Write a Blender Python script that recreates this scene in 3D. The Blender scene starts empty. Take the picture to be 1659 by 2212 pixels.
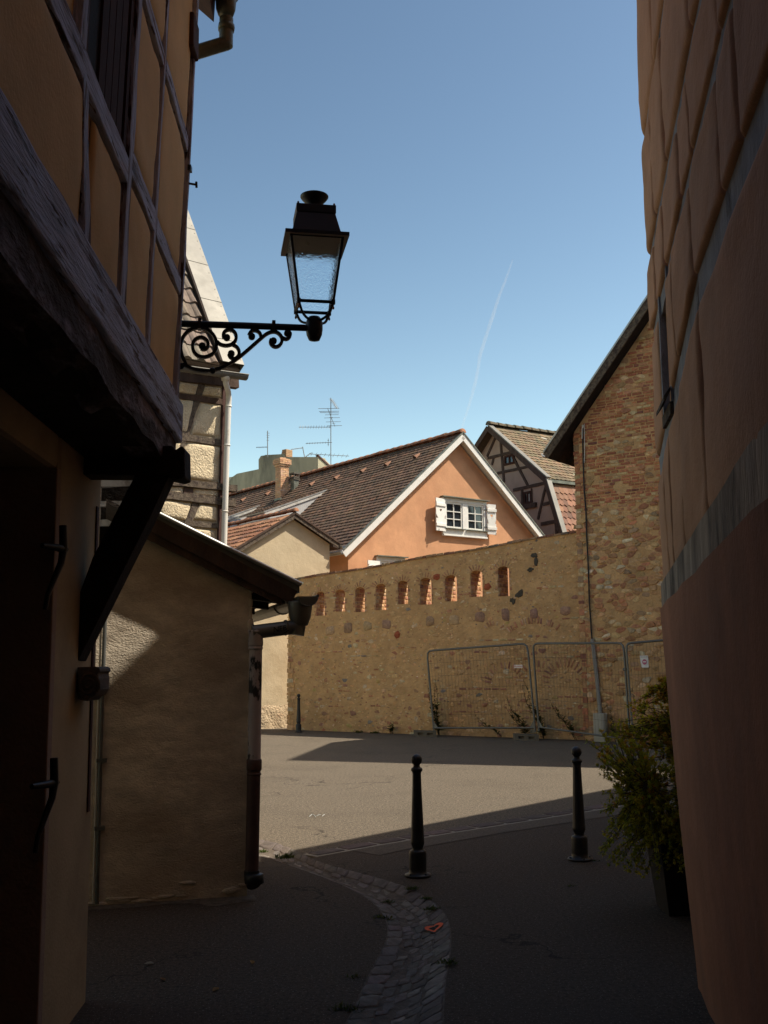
import bpy, math, random
from mathutils import Vector as V, noise
from mathutils.bvhtree import BVHTree
R = random.Random(7)
SC = bpy.context.scene
COL = SC.collection
PI = math.pi
# ------------------------------------------------------------------ camera calibration
FPX, ROLL, PITCH = 2273.0, math.radians(0.5), math.atan(328/2273.0)
R0 = V((1, 0, 0)); F0 = V((0, math.cos(PITCH), math.sin(PITCH))); U0 = V((0, -math.sin(PITCH), math.cos(PITCH)))
RC = R0*math.cos(ROLL) - U0*math.sin(ROLL); UC = R0*math.sin(ROLL) + U0*math.cos(ROLL)
EYE = V((0, 0, 1.6))
SUN = V((0.75, 0.0, 1.0)).normalized()

def ray(x, y): return F0 + RC*((x-829.5)/FPX) - UC*((y-1106)/FPX)
def ground(x, y, z=0.0):
    d = ray(x, y); return EYE + d*((z-1.6)/d.z)
def at_depth(x, y, Y):
    d = ray(x, y); return EYE + d*(Y/d.y)

class Frame:
    """a wall plane: u along it, v up, w out of it"""
    def __init__(s, o, t, n, vv=(0, 0, 1)):
        s.o = V((o[0], o[1], o[2] if len(o) > 2 else 0.0)); s.t = V((t[0], t[1], 0)).normalized()
        s.n = V((n[0], n[1], 0)).normalized(); s.v = V(vv)
    def P(s, u, v, w=0.0): return s.o + s.t*u + s.v*v + s.n*w
    def px(s, x, y, w=0.0):
        nn = s.t.cross(s.v); d = ray(x, y); o = s.o + s.n*w
        P = EYE + d*((o-EYE).dot(nn)/d.dot(nn)) - o
        v = P.z/s.v.z
        return ((P - s.v*v).dot(s.t), v)

# ------------------------------------------------------------------ mesh building
class MB:
    def __init__(s): s.v = []; s.f = []; s.m = []; s.c = []; s.s = []
    def add(s, vs, fs, mat=0, col=None, smooth=False):
        b = len(s.v); s.v += [V(p) for p in vs]
        for f in fs:
            s.f.append([b+i for i in f]); s.m.append(mat); s.c.append(col); s.s.append(smooth)
    def box(s, o, ex, ey, ez, mat=0, col=None):
        o = V(o); ex = V(ex); ey = V(ey); ez = V(ez)
        if ex.cross(ey).dot(ez) < 0: ex, ey = ey, ex
        p = [o, o+ex, o+ex+ey, o+ey, o+ez, o+ex+ez, o+ex+ey+ez, o+ey+ez]
        s.add(p, [(3, 2, 1, 0), (4, 5, 6, 7), (0, 1, 5, 4), (1, 2, 6, 5), (2, 3, 7, 6), (3, 0, 4, 7)], mat, col)
    def fbox(s, fr, u0, u1, v0, v1, w0, w1, mat=0, col=None):
        s.box(fr.P(u0, v0, w0), fr.t*(u1-u0), fr.n*(w1-w0), fr.v*(v1-v0), mat, col)
    def prism(s, pts, d, mat=0, col=None, smooth=False):
        """extrude the polygon pts by vector d"""
        n = len(pts); d = V(d); a = [V(p) for p in pts]
        nn = V((0, 0, 0))
        for i in range(n): nn += (a[i]-a[0]).cross(a[(i+1) % n]-a[0])
        if nn.dot(d) > 0: a.reverse()
        b = [p+d for p in a]
        fs = [tuple(range(n)), tuple(range(2*n-1, n-1, -1))]
        fs += [(i, i+n, (i+1) % n+n, (i+1) % n) for i in range(n)]
        s.add(a+b, fs, mat, col, smooth)
    def bar(s, fr, a, b, wd, w0, w1, seg=1, jit=0.0, mat=0, ext=0.0):
        """a timber lying in plane fr from (u,v) a to b, wd wide, standing from w0 to w1"""
        du, dv = b[0]-a[0], b[1]-a[1]; L = math.hypot(du, dv) or 1e-6
        du /= L; dv /= L; pu, pv = -dv, du
        vs = []
        for i in range(seg+1):
            k = -ext + (L+2*ext)*i/seg
            for (sd, w) in ((-1, w0), (1, w0), (1, w1), (-1, w1)):
                jj = jit*(noise.noise(V((k*5.1+a[0]*3, sd*9.0+a[1]*7, w*30)))) if jit else 0
                h = sd*(wd/2+jj)
                ww = w + (jit*.6*noise.noise(V((k*4+3, sd*5, a[1]*9))) if (jit and w == w1) else 0)
                vs.append(fr.P(a[0]+du*k+pu*h, a[1]+dv*k+pv*h, ww))
        fs = []
        for i in range(seg):
            o = 4*i
            for j in range(4): fs.append((o+j, o+(j+1) % 4, o+4+(j+1) % 4, o+4+j))
        fs += [(3, 2, 1, 0), (4*seg, 4*seg+1, 4*seg+2, 4*seg+3)]
        hand = fr.t.cross(fr.v).dot(fr.n)*(1 if w1 > w0 else -1)
        if hand < 0: fs = [tuple(reversed(f)) for f in fs]
        s.add(vs, fs, mat)
    def tube(s, pts, r, n=8, mat=0, col=None, closed=False, smooth=True, caps=True):
        pts = [V(p) for p in pts]; m = len(pts)
        if m < 2: return
        rr = r if isinstance(r, (list, tuple)) else [r]*m
        rings = []; prev = None
        for i in range(m):
            a = pts[max(i-1, 0)]; b = pts[min(i+1, m-1)]
            d = (b-a).normalized() if (b-a).length > 1e-9 else V((0, 0, 1))
            if prev is None:
                e = d.cross(V((0, 0, 1)))
                if e.length < 1e-3: e = d.cross(V((1, 0, 0)))
            else:
                e = prev - d*prev.dot(d)
                if e.length < 1e-6: e = d.cross(V((1, 0, 0)))
            e.normalize(); prev = e; g = d.cross(e)
            rings.append([pts[i]+(e*math.cos(2*PI*k/n)+g*math.sin(2*PI*k/n))*rr[i] for k in range(n)])
        vs = [p for ring in rings for p in ring]; fs = []
        for i in range(m-1):
            for k in range(n): fs.append((i*n+k, i*n+(k+1) % n, (i+1)*n+(k+1) % n, (i+1)*n+k))
        s.add(vs, fs, mat, col, smooth)
        if caps:
            s.add(rings[0], [tuple(range(n-1, -1, -1))], mat, col); s.add(rings[-1], [tuple(range(n))], mat, col)
    def lathe(s, prof, o, n=24, mat=0, smooth=True, fn=None, axis=None, col=None):
        o = V(o); vs = []; fs = []
        az = V(axis).normalized() if axis else V((0, 0, 1))
        ax = az.orthogonal().normalized() if axis else V((1, 0, 0)); ay = az.cross(ax)
        for (r, z) in prof:
            for k in range(n):
                a = 2*PI*k/n; q = r*(fn(a, z) if fn else 1.0)
                vs.append(o+ax*(q*math.cos(a))+ay*(q*math.sin(a))+az*z)
        for i in range(len(prof)-1):
            for k in range(n): fs.append((i*n+k, i*n+(k+1) % n, (i+1)*n+(k+1) % n, (i+1)*n+k))
        fs.append(tuple(range(n-1, -1, -1))); fs.append(tuple(range((len(prof)-1)*n, len(prof)*n)))
        s.add(vs, fs, mat, col, smooth)
    def pillow(s, fr, q, w0, h, n=8, mat=0, k=5, seed=0.0, rough=0.006, rim=0.02):
        """plaster infill: a panel bulging out between timbers; q = four (u,v) corners"""
        vs = []; st = [.5-.5*math.copysign(abs(math.cos(PI*i/n))**.75, math.cos(PI*i/n)) for i in range(n+1)]
        for j in range(n+1):
            for i in range(n+1):
                a, b = st[i], st[j]
                u = (q[0][0]*(1-a)+q[1][0]*a)*(1-b)+(q[3][0]*(1-a)+q[2][0]*a)*b
                v = (q[0][1]*(1-a)+q[1][1]*a)*(1-b)+(q[3][1]*(1-a)+q[2][1]*a)*b
                e = (1-abs(2*a-1)**k)*(1-abs(2*b-1)**k)
                nz = noise.noise(V((u*2.3+seed, v*2.3, seed*3)))*rough*2 + noise.noise(V((u*9+seed, v*9, seed)))*rough
                ed = 0 if e > 0.02 else 1
                u += ed*rim*noise.noise(V((u*6, v*6, seed+4))); v += ed*rim*noise.noise(V((u*6+9, v*6, seed)))
                vs.append(fr.P(u, v, w0+h*e**.7+nz*(1-ed)))
        fs = []
        flip = fr.t.cross(fr.v).dot(fr.n) < 0
        for j in range(n):
            for i in range(n):
                f = (j*(n+1)+i, j*(n+1)+i+1, (j+1)*(n+1)+i+1, (j+1)*(n+1)+i)
                fs.append(tuple(reversed(f)) if flip else f)
        s.add(vs, fs, mat, None, True)
    def stone(s, fr, poly, h, col, mat=0, inset=.78, base=-.012, dome=True):
        """one stone: irregular polygon of (u,v) rising out of the mortar"""
        n = len(poly); cu = sum(p[0] for p in poly)/n; cv = sum(p[1] for p in poly)/n
        o = [fr.P(p[0], p[1], base) for p in poly]
        m = [fr.P(cu+(p[0]-cu)*.97, cv+(p[1]-cv)*.97, h*.45) for p in poly]
        i = [fr.P(cu+(p[0]-cu)*inset, cv+(p[1]-cv)*inset, h*R.uniform(.8, 1.05)) for p in poly]
        fs = [(a, (a+1) % n, n+(a+1) % n, n+a) for a in range(n)]
        fs += [(n+a, n+(a+1) % n, 2*n+(a+1) % n, 2*n+a) for a in range(n)]
        fs.append(tuple(range(2*n, 3*n)))
        area = sum(poly[k][0]*poly[(k+1) % n][1]-poly[(k+1) % n][0]*poly[k][1] for k in range(n))
        if fr.t.cross(fr.v).dot(fr.n)*area < 0: fs = [tuple(reversed(f)) for f in fs]
        s.add(o+m+i, fs, mat, col, dome)
    def build(s, name, mats, parent=None, bevel=0.0, loc=None):
        if not isinstance(mats, (list, tuple)): mats = [mats]
        if parent is not None:
            r = parent
            while r.parent: r = r.parent
            off = V(r.location)
        else:
            off = V(loc) if loc else V((0, 0, 0))
        me = bpy.data.meshes.new(name)
        me.from_pydata([p-off for p in s.v], [], s.f)
        me.polygons.foreach_set('material_index', s.m)
        me.polygons.foreach_set('use_smooth', s.s)
        if any(c is not None for c in s.c):
            at = me.color_attributes.new('Col', 'FLOAT_COLOR', 'CORNER'); buf = []
            for p, c in zip(me.polygons, s.c):
                c = c or (.5, .5, .5)
                buf += [c[0], c[1], c[2], 1.0]*p.loop_total
            at.data.foreach_set('color', buf)
        me.update()
        ob = bpy.data.objects.new(name, me); COL.objects.link(ob)
        for m in mats: me.materials.append(m)
        if parent is not None: ob.parent = parent
        else: ob.location = off
        if bevel:
            b = ob.modifiers.new('Bevel', 'BEVEL'); b.width = bevel; b.segments = 2; b.limit_method = 'ANGLE'; b.angle_limit = .6
        return ob

def tag(o, label=None, cat=None, group=None, kind=None):
    if label: o['label'] = label
    if cat: o['category'] = cat
    if group: o['group'] = group
    if kind: o['kind'] = kind
    return o
def thing(name, label, cat, loc, group=None):
    o = bpy.data.objects.new(name, None); COL.objects.link(o); o.location = loc; o.empty_display_size = .2
    return tag(o, label, cat, group)
def dup(root, loc, label, rz=0.0):
    r = root.copy(); COL.objects.link(r); r.location = loc; r.rotation_euler = (0, 0, rz); r['label'] = label
    for ch in list(root.children):
        c = ch.copy(); COL.objects.link(c); c.parent = r
        for g in ch.children:
            d = g.copy(); COL.objects.link(d); d.parent = c
    return r
def text_mb(mb, body, P, tx, ty, size, depth, mat=0):
    """letters as geometry: P = lower-left corner, tx/ty = unit vectors along and up the line"""
    cu = bpy.data.curves.new('letters', 'FONT'); cu.body = body; cu.size = 1.0; cu.extrude = 0.5; cu.resolution_u = 2
    ob = bpy.data.objects.new('letters', cu); COL.objects.link(ob)
    dg = bpy.context.evaluated_depsgraph_get(); me = ob.evaluated_get(dg).to_mesh()
    tx = V(tx); ty = V(ty); tz = tx.cross(ty).normalized()
    vs = [V(P)+tx*(p.co.x*size)+ty*(p.co.y*size)+tz*((p.co.z+.5)*depth) for p in me.vertices]
    fs = [tuple(f.vertices) for f in me.polygons]
    ob.evaluated_get(dg).to_mesh_clear(); bpy.data.objects.remove(ob); bpy.data.curves.remove(cu)
    mb.add(vs, fs, mat)

# ------------------------------------------------------------------ materials
def nt(name):
    m = bpy.data.materials.new(name); m.use_nodes = True; t = m.node_tree; t.nodes.clear()
    out = t.nodes.new('ShaderNodeOutputMaterial'); bs = t.nodes.new('ShaderNodeBsdfPrincipled')
    t.links.new(bs.outputs[0], out.inputs[0])
    return m, t, bs, out
def mk(name, col, rough=.85, var=.2, vs=3.0, bs=60.0, bst=.25, bd=.01, metal=0.0, attr=False, stain=None, ss=1.2, st=(.5, .7),
       speck=None, sps=90.0, spt=(.62, .68), stretch=(1, 1, 1), spec=.3, bs2=None, bst2=.4, bd2=.02, blotch=0.0, crack=None):
    m, t, b, out = nt(name); N = t.nodes.new; L = t.links.new
    tc = N('ShaderNodeTexCoord'); mp = N('ShaderNodeMapping'); mp.inputs['Scale'].default_value = stretch
    L(tc.outputs['Object'], mp.inputs['Vector'])
    def nz(scale, detail=6, rg=.6):
        n = N('ShaderNodeTexNoise'); n.inputs['Scale'].default_value = scale; n.inputs['Detail'].default_value = detail
        n.inputs['Roughness'].default_value = rg; L(mp.outputs[0], n.inputs['Vector']); return n.outputs['Fac']
    def ramp(fac, a, b2):
        r = N('ShaderNodeMapRange'); r.inputs['From Min'].default_value = a; r.inputs['From Max'].default_value = b2; r.clamp = True
        L(fac, r.inputs['Value']); return r.outputs[0]
    def mix(f, A, B, mode='MIX'):
        x = N('ShaderNodeMix'); x.data_type = 'RGBA'; x.blend_type = mode
        if isinstance(f, float): x.inputs[0].default_value = f
        else: L(f, x.inputs[0])
        for k, c in ((6, A), (7, B)):
            if isinstance(c, tuple): x.inputs[k].default_value = (*c, 1)
            else: L(c, x.inputs[k])
        return x.outputs[2]
    lo = tuple(c*(1-var) for c in col); hi = tuple(min(1, c*(1+var)) for c in col)
    if attr:
        ca = N('ShaderNodeVertexColor'); ca.layer_name = 'Col'
        v = mix(ramp(nz(vs), .3, .7), (1-var, 1-var, 1-var), (1+var, 1+var, 1+var))
        c = mix(1.0, ca.outputs[0], v, 'MULTIPLY')
    else:
        c = mix(ramp(nz(vs), .3, .7), lo, hi)
    if blotch:
        c = mix(ramp(nz(vs*.22, 3), .35, .65), c, mix(1.0, c, (1-blotch, 1-blotch, 1-blotch), 'MULTIPLY'))
    if stain: c = mix(ramp(nz(ss, 8, .65), *st), c, stain)
    if speck: c = mix(ramp(nz(sps, 3), *spt), c, speck)
    if crack:
        dv = N('ShaderNodeTexNoise'); dv.inputs['Scale'].default_value = crack[0]*3; dv.inputs['Detail'].default_value = 5; L(mp.outputs[0], dv.inputs['Vector'])
        ad = N('ShaderNodeMix'); ad.data_type = 'RGBA'; ad.blend_type = 'LINEAR_LIGHT'; ad.inputs[0].default_value = .35/crack[0]; L(mp.outputs[0], ad.inputs[6]); L(dv.outputs['Color'], ad.inputs[7])
        vo = N('ShaderNodeTexVoronoi'); vo.feature = 'DISTANCE_TO_EDGE'; vo.inputs['Scale'].default_value = crack[0]; L(ad.outputs[2], vo.inputs['Vector'])
        r1 = ramp(vo.outputs['Distance'], crack[1], crack[1]*.3); r2 = ramp(nz(.45, 3), .47, .56); mu = N('ShaderNodeMath'); mu.operation = 'MULTIPLY'; L(r1, mu.inputs[0]); L(r2, mu.inputs[1])
        c = mix(mu.outputs[0], c, crack[2])
    L(c, b.inputs['Base Color'])
    b.inputs['Roughness'].default_value = rough; b.inputs['Metallic'].default_value = metal
    b.inputs['Specular IOR Level'].default_value = spec
    last = None
    for (sc_, stg, dist) in ((bs2, bst2, bd2), (bs, bst, bd)):
        if not sc_ or not stg: continue
        bp = N('ShaderNodeBump'); bp.inputs['Strength'].default_value = stg; bp.inputs['Distance'].default_value = dist
        L(nz(sc_, 4), bp.inputs['Height'])
        if last: L(last, bp.inputs['Normal'])
        last = bp.outputs[0]
    if last: L(last, b.inputs['Normal'])
    return m
M = {}
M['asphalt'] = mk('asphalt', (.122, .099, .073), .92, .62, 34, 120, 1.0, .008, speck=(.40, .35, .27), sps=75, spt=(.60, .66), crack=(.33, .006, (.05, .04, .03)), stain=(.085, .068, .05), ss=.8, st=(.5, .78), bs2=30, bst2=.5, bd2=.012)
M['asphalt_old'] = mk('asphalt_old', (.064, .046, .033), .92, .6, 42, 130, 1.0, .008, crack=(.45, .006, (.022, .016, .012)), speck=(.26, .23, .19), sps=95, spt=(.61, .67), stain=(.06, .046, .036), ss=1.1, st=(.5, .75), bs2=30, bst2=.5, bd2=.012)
M['dirt'] = mk('dirt', (.10, .08, .06), .95, .3, 5, 80, .5)
M['mortar_strip'] = mk('mortar_strip', (.27, .245, .20), .9, .2, 12, 120, .5, .004)
M['sett'] = mk('sett', (.5, .5, .5), .85, .35, 14, 60, .9, .008, attr=True, blotch=.2, stain=(.12, .098, .08), ss=6, st=(.5, .68))
M['gutter_dirt'] = mk('gutter_dirt', (.115, .093, .074), .95, .4, 22, 70, .9, .01)
M['asphalt_patch'] = mk('asphalt_patch', (.105, .085, .066), .92, .45, 60, 150, .9, .006, stain=(.08, .063, .05), ss=2, st=(.5, .7))
M['orange_plaster'] = mk('orange_plaster', (.62, .325, .176), .9, .10, 2.2, 70, .4, .01, bs2=6, bst2=.22, bd2=.03, stain=(.52, .26, .14), ss=.9, st=(.48, .72), blotch=.12)
M['orange_plaster_shade'] = mk('orange_plaster_shade', (.52, .2, .09), .9, .1, 2, 90, .2, .008)  # darker copy for the side wall, its shade mixed into the colour; unassigned
M['beige_plaster'] = mk('beige_plaster', (.50, .41, .275), .92, .1, 2.0, 40, .35, .012, bs2=5, bst2=.35, bd2=.03, stain=(.42, .33, .21), ss=1.3, st=(.5, .72))
M['beige_crumble'] = mk('beige_crumble', (.46, .36, .24), .95, .2, 5, 18, .9, .05, bs2=4, bst2=.8, bd2=.08, stain=(.36, .2, .12), ss=2, st=(.58, .68))
M['cream_plaster'] = mk('cream_plaster', (.66, .55, .375), .95, .12, 5, 34, 1.0, .03, bs2=9, bst2=.6, bd2=.04)
M['grey_plaster'] = mk('grey_plaster', (.44, .40, .28), .92, .12, 1.0, 30, .3, .02, stain=(.12, .115, .09), ss=.9, st=(.45, .7), stretch=(1, 1, .25))
M['pale_plaster'] = mk('pale_plaster', (.5, .47, .36), .9, .1, 2, 30, .3)
M['mauve_plaster'] = mk('mauve_plaster', (.40, .29, .225), .92, .1, 1.5, 30, .3, .02, stain=(.31, .22, .17), ss=.7, st=(.5, .75))
M['shed_plaster'] = mk('shed_plaster', (.76, .66, .53), .95, .30, 5.0, 85, .8, .011, bs2=17, bst2=.5, bd2=.02, stain=(.42, .345, .265), ss=2.4, st=(.44, .64), blotch=.34, stretch=(.75, .75, 1.3), speck=(.5, .42, .33), sps=5, spt=(.60, .78))
M['ochre_plaster'] = mk('ochre_plaster', (.80, .545, .245), .9, .1, 2.5, 60, .3, .008, bs2=6, bst2=.15, bd2=.02, blotch=.12)
M['low_plaster'] = mk('low_plaster', (.50, .39, .235), .9, .1, 2.5, 60, .3, .008, stain=(.3, .23, .15), ss=1.5, st=(.5, .8))
M['salmon_plaster'] = mk('salmon_plaster', (.62, .345, .20), .9, .14, 2.6, 50, .45, .01, bs2=6, bst2=.3, bd2=.03, blotch=.18, stain=(.42, .22, .12), ss=1.3, st=(.52, .75), stretch=(1, 1, .8))
M['red_plaster'] = mk('red_plaster', (.44, .195, .11), .9, .16, 3.0, 60, .35, .008, bs2=5, bst2=.35, bd2=.03, blotch=.25, stain=(.24, .125, .085), ss=1.4, st=(.48, .72), stretch=(1, 1, .75))
M['mortar'] = mk('mortar', (.60, .385, .19), .95, .16, 5.0, 45, .8, .014, bs2=9, bst2=.8, bd2=.05, stain=(.42, .255, .12), ss=.8, st=(.5, .75), blotch=.12)
M['stone'] = mk('stone', (.5, .5, .5), .92, .28, 18, 60, .9, .012, attr=True, bs2=16, bst2=.6, bd2=.03)
M['tile'] = mk('tile', (.5, .5, .5), .85, .2, 9, 60, .4, .005, attr=True, stain=(.055, .05, .035), ss=2.2, st=(.56, .75))
M['tile_clean'] = mk('tile_clean', (.5, .5, .5), .85, .2, 9, 60, .4, .005, attr=True)
M['ridge_mossy'] = mk('ridge_mossy', (.13, .10, .065), .9, .3, 5, 40, .5, .01, stain=(.07, .065, .04), ss=5, st=(.45, .6))
M['ridge_tile'] = mk('ridge_tile', (.30, .13, .07), .85, .25, 4, 40, .4, .01, stain=(.08, .06, .04), ss=4, st=(.5, .65))
M['brick'] = mk('brick', (.5, .5, .5), .9, .15, 12, 60, .4, .005, attr=True)
M['brick_mortar'] = mk('brick_mortar', (.42, .33, .24), .95, .1, 5, 60, .4)
M['white_wood'] = mk('white_wood', (.74, .73, .69), .6, .06, 6, 40, .15, .004, stain=(.5, .48, .43), ss=5, st=(.62, .8))
M['grey_white_wood'] = mk('grey_white_wood', (.52, .5, .46), .8, .15, 6, 40, .3, .006, stain=(.3, .27, .22), ss=5, st=(.5, .7))
M['window_white'] = mk('window_white', (.72, .71, .66), .5, .03, 6, 40, .05)
M['cheek'] = mk('cheek', (.46, .45, .44), .8, .06, 3, 40, .1)
M['zinc'] = mk('zinc', (.42, .42, .40), .45, .15, 5, 20, .08, .005, metal=.7, stain=(.25, .24, .22), ss=3, st=(.5, .75))
M['zinc_pale'] = mk('zinc_pale', (.175, .168, .15), .55, .14, 2.5, 20, .05, .004, metal=.35, stain=(.125, .12, .105), ss=3, st=(.5, .75))
M['zinc_dark'] = mk('zinc_dark', (.15, .145, .13), .45, .2, 5, 20, .08, .004, metal=.5)
M['zinc_green'] = mk('zinc_green', (.17, .18, .15), .5, .25, 6, 20, .1, .004, metal=.4, stain=(.08, .08, .065), ss=4, st=(.5, .7))
M['pipe_white'] = mk('pipe_white', (.66, .64, .58), .5, .05, 4, 30, .05, stain=(.42, .38, .3), ss=6, st=(.6, .72), stretch=(1, 1, .5))
M['pipe_paper'] = mk('pipe_paper', (.42, .36, .35), .6, .1, 6, 30, .1, stain=(.03, .03, .03), ss=9, st=(.56, .60), stretch=(1, 1, .45))
M['pipe_rust'] = mk('pipe_rust', (.075, .042, .036), .6, .3, 7, 40, .2, stain=(.05, .03, .03), ss=6, st=(.5, .7))
M['timber_dark'] = mk('timber_dark', (.075, .048, .036), .9, .4, 8, 50, .8, .012, stretch=(1, 1, .35), bs2=14, bst2=.6, bd2=.02)
M['timber_weathered'] = mk('timber_weathered', (.125, .098, .072), .92, .35, 22, 60, .9, .012, bs2=16, bst2=.8, bd2=.02, stain=(.05, .035, .03), ss=16, st=(.48, .62))
M['timber_black'] = mk('timber_black', (.022, .014, .010), .9, .4, 6, 50, .7, .012, bs2=12, bst2=.6, bd2=.03)
M['timber_red'] = mk('timber_red', (.085, .043, .036), .85, .3, 9, 50, .5, .008)
for _n, _st in (('timber_lavender', (1, .13, 1.5)), ('timber_lavender_post', (1, 1.5, .13))):
    M[_n] = mk(_n, (.49, .53, .70), .8, .25, 22, 60, .9, .012, stain=(.12, .07, .06), ss=10, st=(.53, .62), bs2=26, bst2=.9, bd2=.02, stretch=_st, speck=(.07, .035, .03), sps=30, spt=(.60, .65))
M['timber_rough'] = mk('timber_rough', (.075, .05, .045), .9, .35, 10, 40, .9, .02, stain=(.30, .25, .29), ss=5, st=(.52, .62), bs2=9, bst2=1.0, bd2=.05, stretch=(1, .35, 1))
M['timber_band'] = mk('timber_band', (.42, .34, .26), .9, .3, 6, 50, .7, .012, stain=(.09, .07, .055), ss=4, st=(.48, .66), bs2=14, bst2=.6, stretch=(1, 1, .25))
M['timber_blue'] = mk('timber_blue', (.30, .31, .33), .85, .2, 9, 50, .6, .01, stain=(.08, .06, .05), ss=5, st=(.55, .68), bs2=14, bst2=.5, stretch=(1, 1, .5))
M['brown_paint'] = mk('brown_paint', (.055, .022, .015), .95, .3, 9, 40, .2)
M['iron'] = mk('iron', (.018, .020, .023), .42, .25, 8, 60, .15, .003, metal=.25, spec=.5)
M['iron_lamp'] = mk('iron_lamp', (.006, .010, .016), .45, .2, 8, 60, .1, .003, spec=.35)
M['brass'] = mk('brass', (.30, .14, .08), .5, .2, 8, metal=.6)
M['lamp_inside'] = mk('lamp_inside', (.28, .22, .17), .6, .1, 6, 40, .1)
M['galv'] = mk('galv', (.155, .16, .155), .45, .12, 8, 40, .1, .003, metal=.6)
M['wire'] = mk('wire', (.10, .09, .075), .6, .2, 8, 40, .1, metal=.4)
M['concrete'] = mk('concrete', (.12, .105, .085), .95, .2, 8, 40, .6, .01, stain=(.12, .11, .085), ss=4)
M['grey_box'] = mk('grey_box', (.40, .385, .33), .7, .06, 5, 40, .1)
M['pvc_grey'] = mk('pvc_grey', (.27, .26, .24), .6, .06, 5)
M['cable'] = mk('cable', (.02, .02, .022), .6, .1, 5)
M['sandstone'] = mk('sandstone', (.17, .15, .13), .9, .2, 8, 40, .6, .01, blotch=.2)
M['white_paint'] = mk('white_paint', (.78, .77, .73), .6, .04, 5)
M['red_paint'] = mk('red_paint', (.55, .03, .03), .6, .05, 5)
M['pink_paint'] = mk('pink_paint', (.52, .16, .24), .6, .05, 5)
M['black_paint'] = mk('black_paint', (.012, .012, .012), .6, .1, 5)
M['spray_orange'] = mk('spray_orange', (.75, .11, .03), .8, .15, 30)
M['chalk'] = mk('chalk', (.40, .42, .41), .9, .2, 30)
M['leaf'] = mk('leaf', (.5, .5, .5), .6, .15, 5, 0, 0, attr=True, spec=.25)
_t = M['leaf'].node_tree; _b = [n for n in _t.nodes if n.type == 'BSDF_PRINCIPLED'][0]; _o = [n for n in _t.nodes if n.type == 'OUTPUT_MATERIAL'][0]
_tr = _t.nodes.new('ShaderNodeBsdfTranslucent'); _mx = _t.nodes.new('ShaderNodeMixShader'); _mx.inputs[0].default_value = .5
_t.links.new(_b.inputs['Base Color'].links[0].from_socket, _tr.inputs[0]); _t.links.new(_b.outputs[0], _mx.inputs[1]); _t.links.new(_tr.outputs[0], _mx.inputs[2]); _t.links.new(_mx.outputs[0], _o.inputs[0])
M['bark'] = mk('bark', (.07, .05, .035), .9, .3, 20, 60, .6)
M['planter'] = mk('planter', (.008, .008, .010), .7, .2, 6, 40, .2)
M['soil'] = mk('soil', (.03, .022, .016), .95, .3, 20, 40, .8, .02)
M['dark_inside'] = mk('dark_inside', (.02, .018, .016), .9, .2, 4)  # near-black colour stands in for the unlit depth of window openings
M['tv_alu'] = mk('tv_alu', (.24, .24, .24), .5, .1, 8, metal=.6)
M['curtain'] = mk('curtain', (.4, .38, .34), .9, .15, 3, stretch=(8, 8, .4))
def glass_dark(name, col=(.02, .025, .03)):
    m, t, b, o = nt(name); b.inputs['Base Color'].default_value = (*col, 1); b.inputs['Roughness'].default_value = .05
    b.inputs['Specular IOR Level'].default_value = .6; return m
M['pane'] = glass_dark('pane')
def glass_ripple():
    m, t, b, o = nt('ripple_glass'); b.inputs['Base Color'].default_value = (.93, .96, .97, 1)
    b.inputs['Transmission Weight'].default_value = 1; b.inputs['IOR'].default_value = 1.12; b.inputs['Roughness'].default_value = .06
    n = t.nodes.new('ShaderNodeTexNoise'); n.inputs['Scale'].default_value = 70; n.inputs['Detail'].default_value = 2
    tc = t.nodes.new('ShaderNodeTexCoord'); t.links.new(tc.outputs['Object'], n.inputs['Vector'])
    bp = t.nodes.new('ShaderNodeBump'); bp.inputs['Strength'].default_value = 1.0; bp.inputs['Distance'].default_value = .012
    t.links.new(n.outputs['Fac'], bp.inputs['Height']); t.links.new(bp.outputs[0], b.inputs['Normal']); return m
M['ripple'] = glass_ripple()

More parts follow.
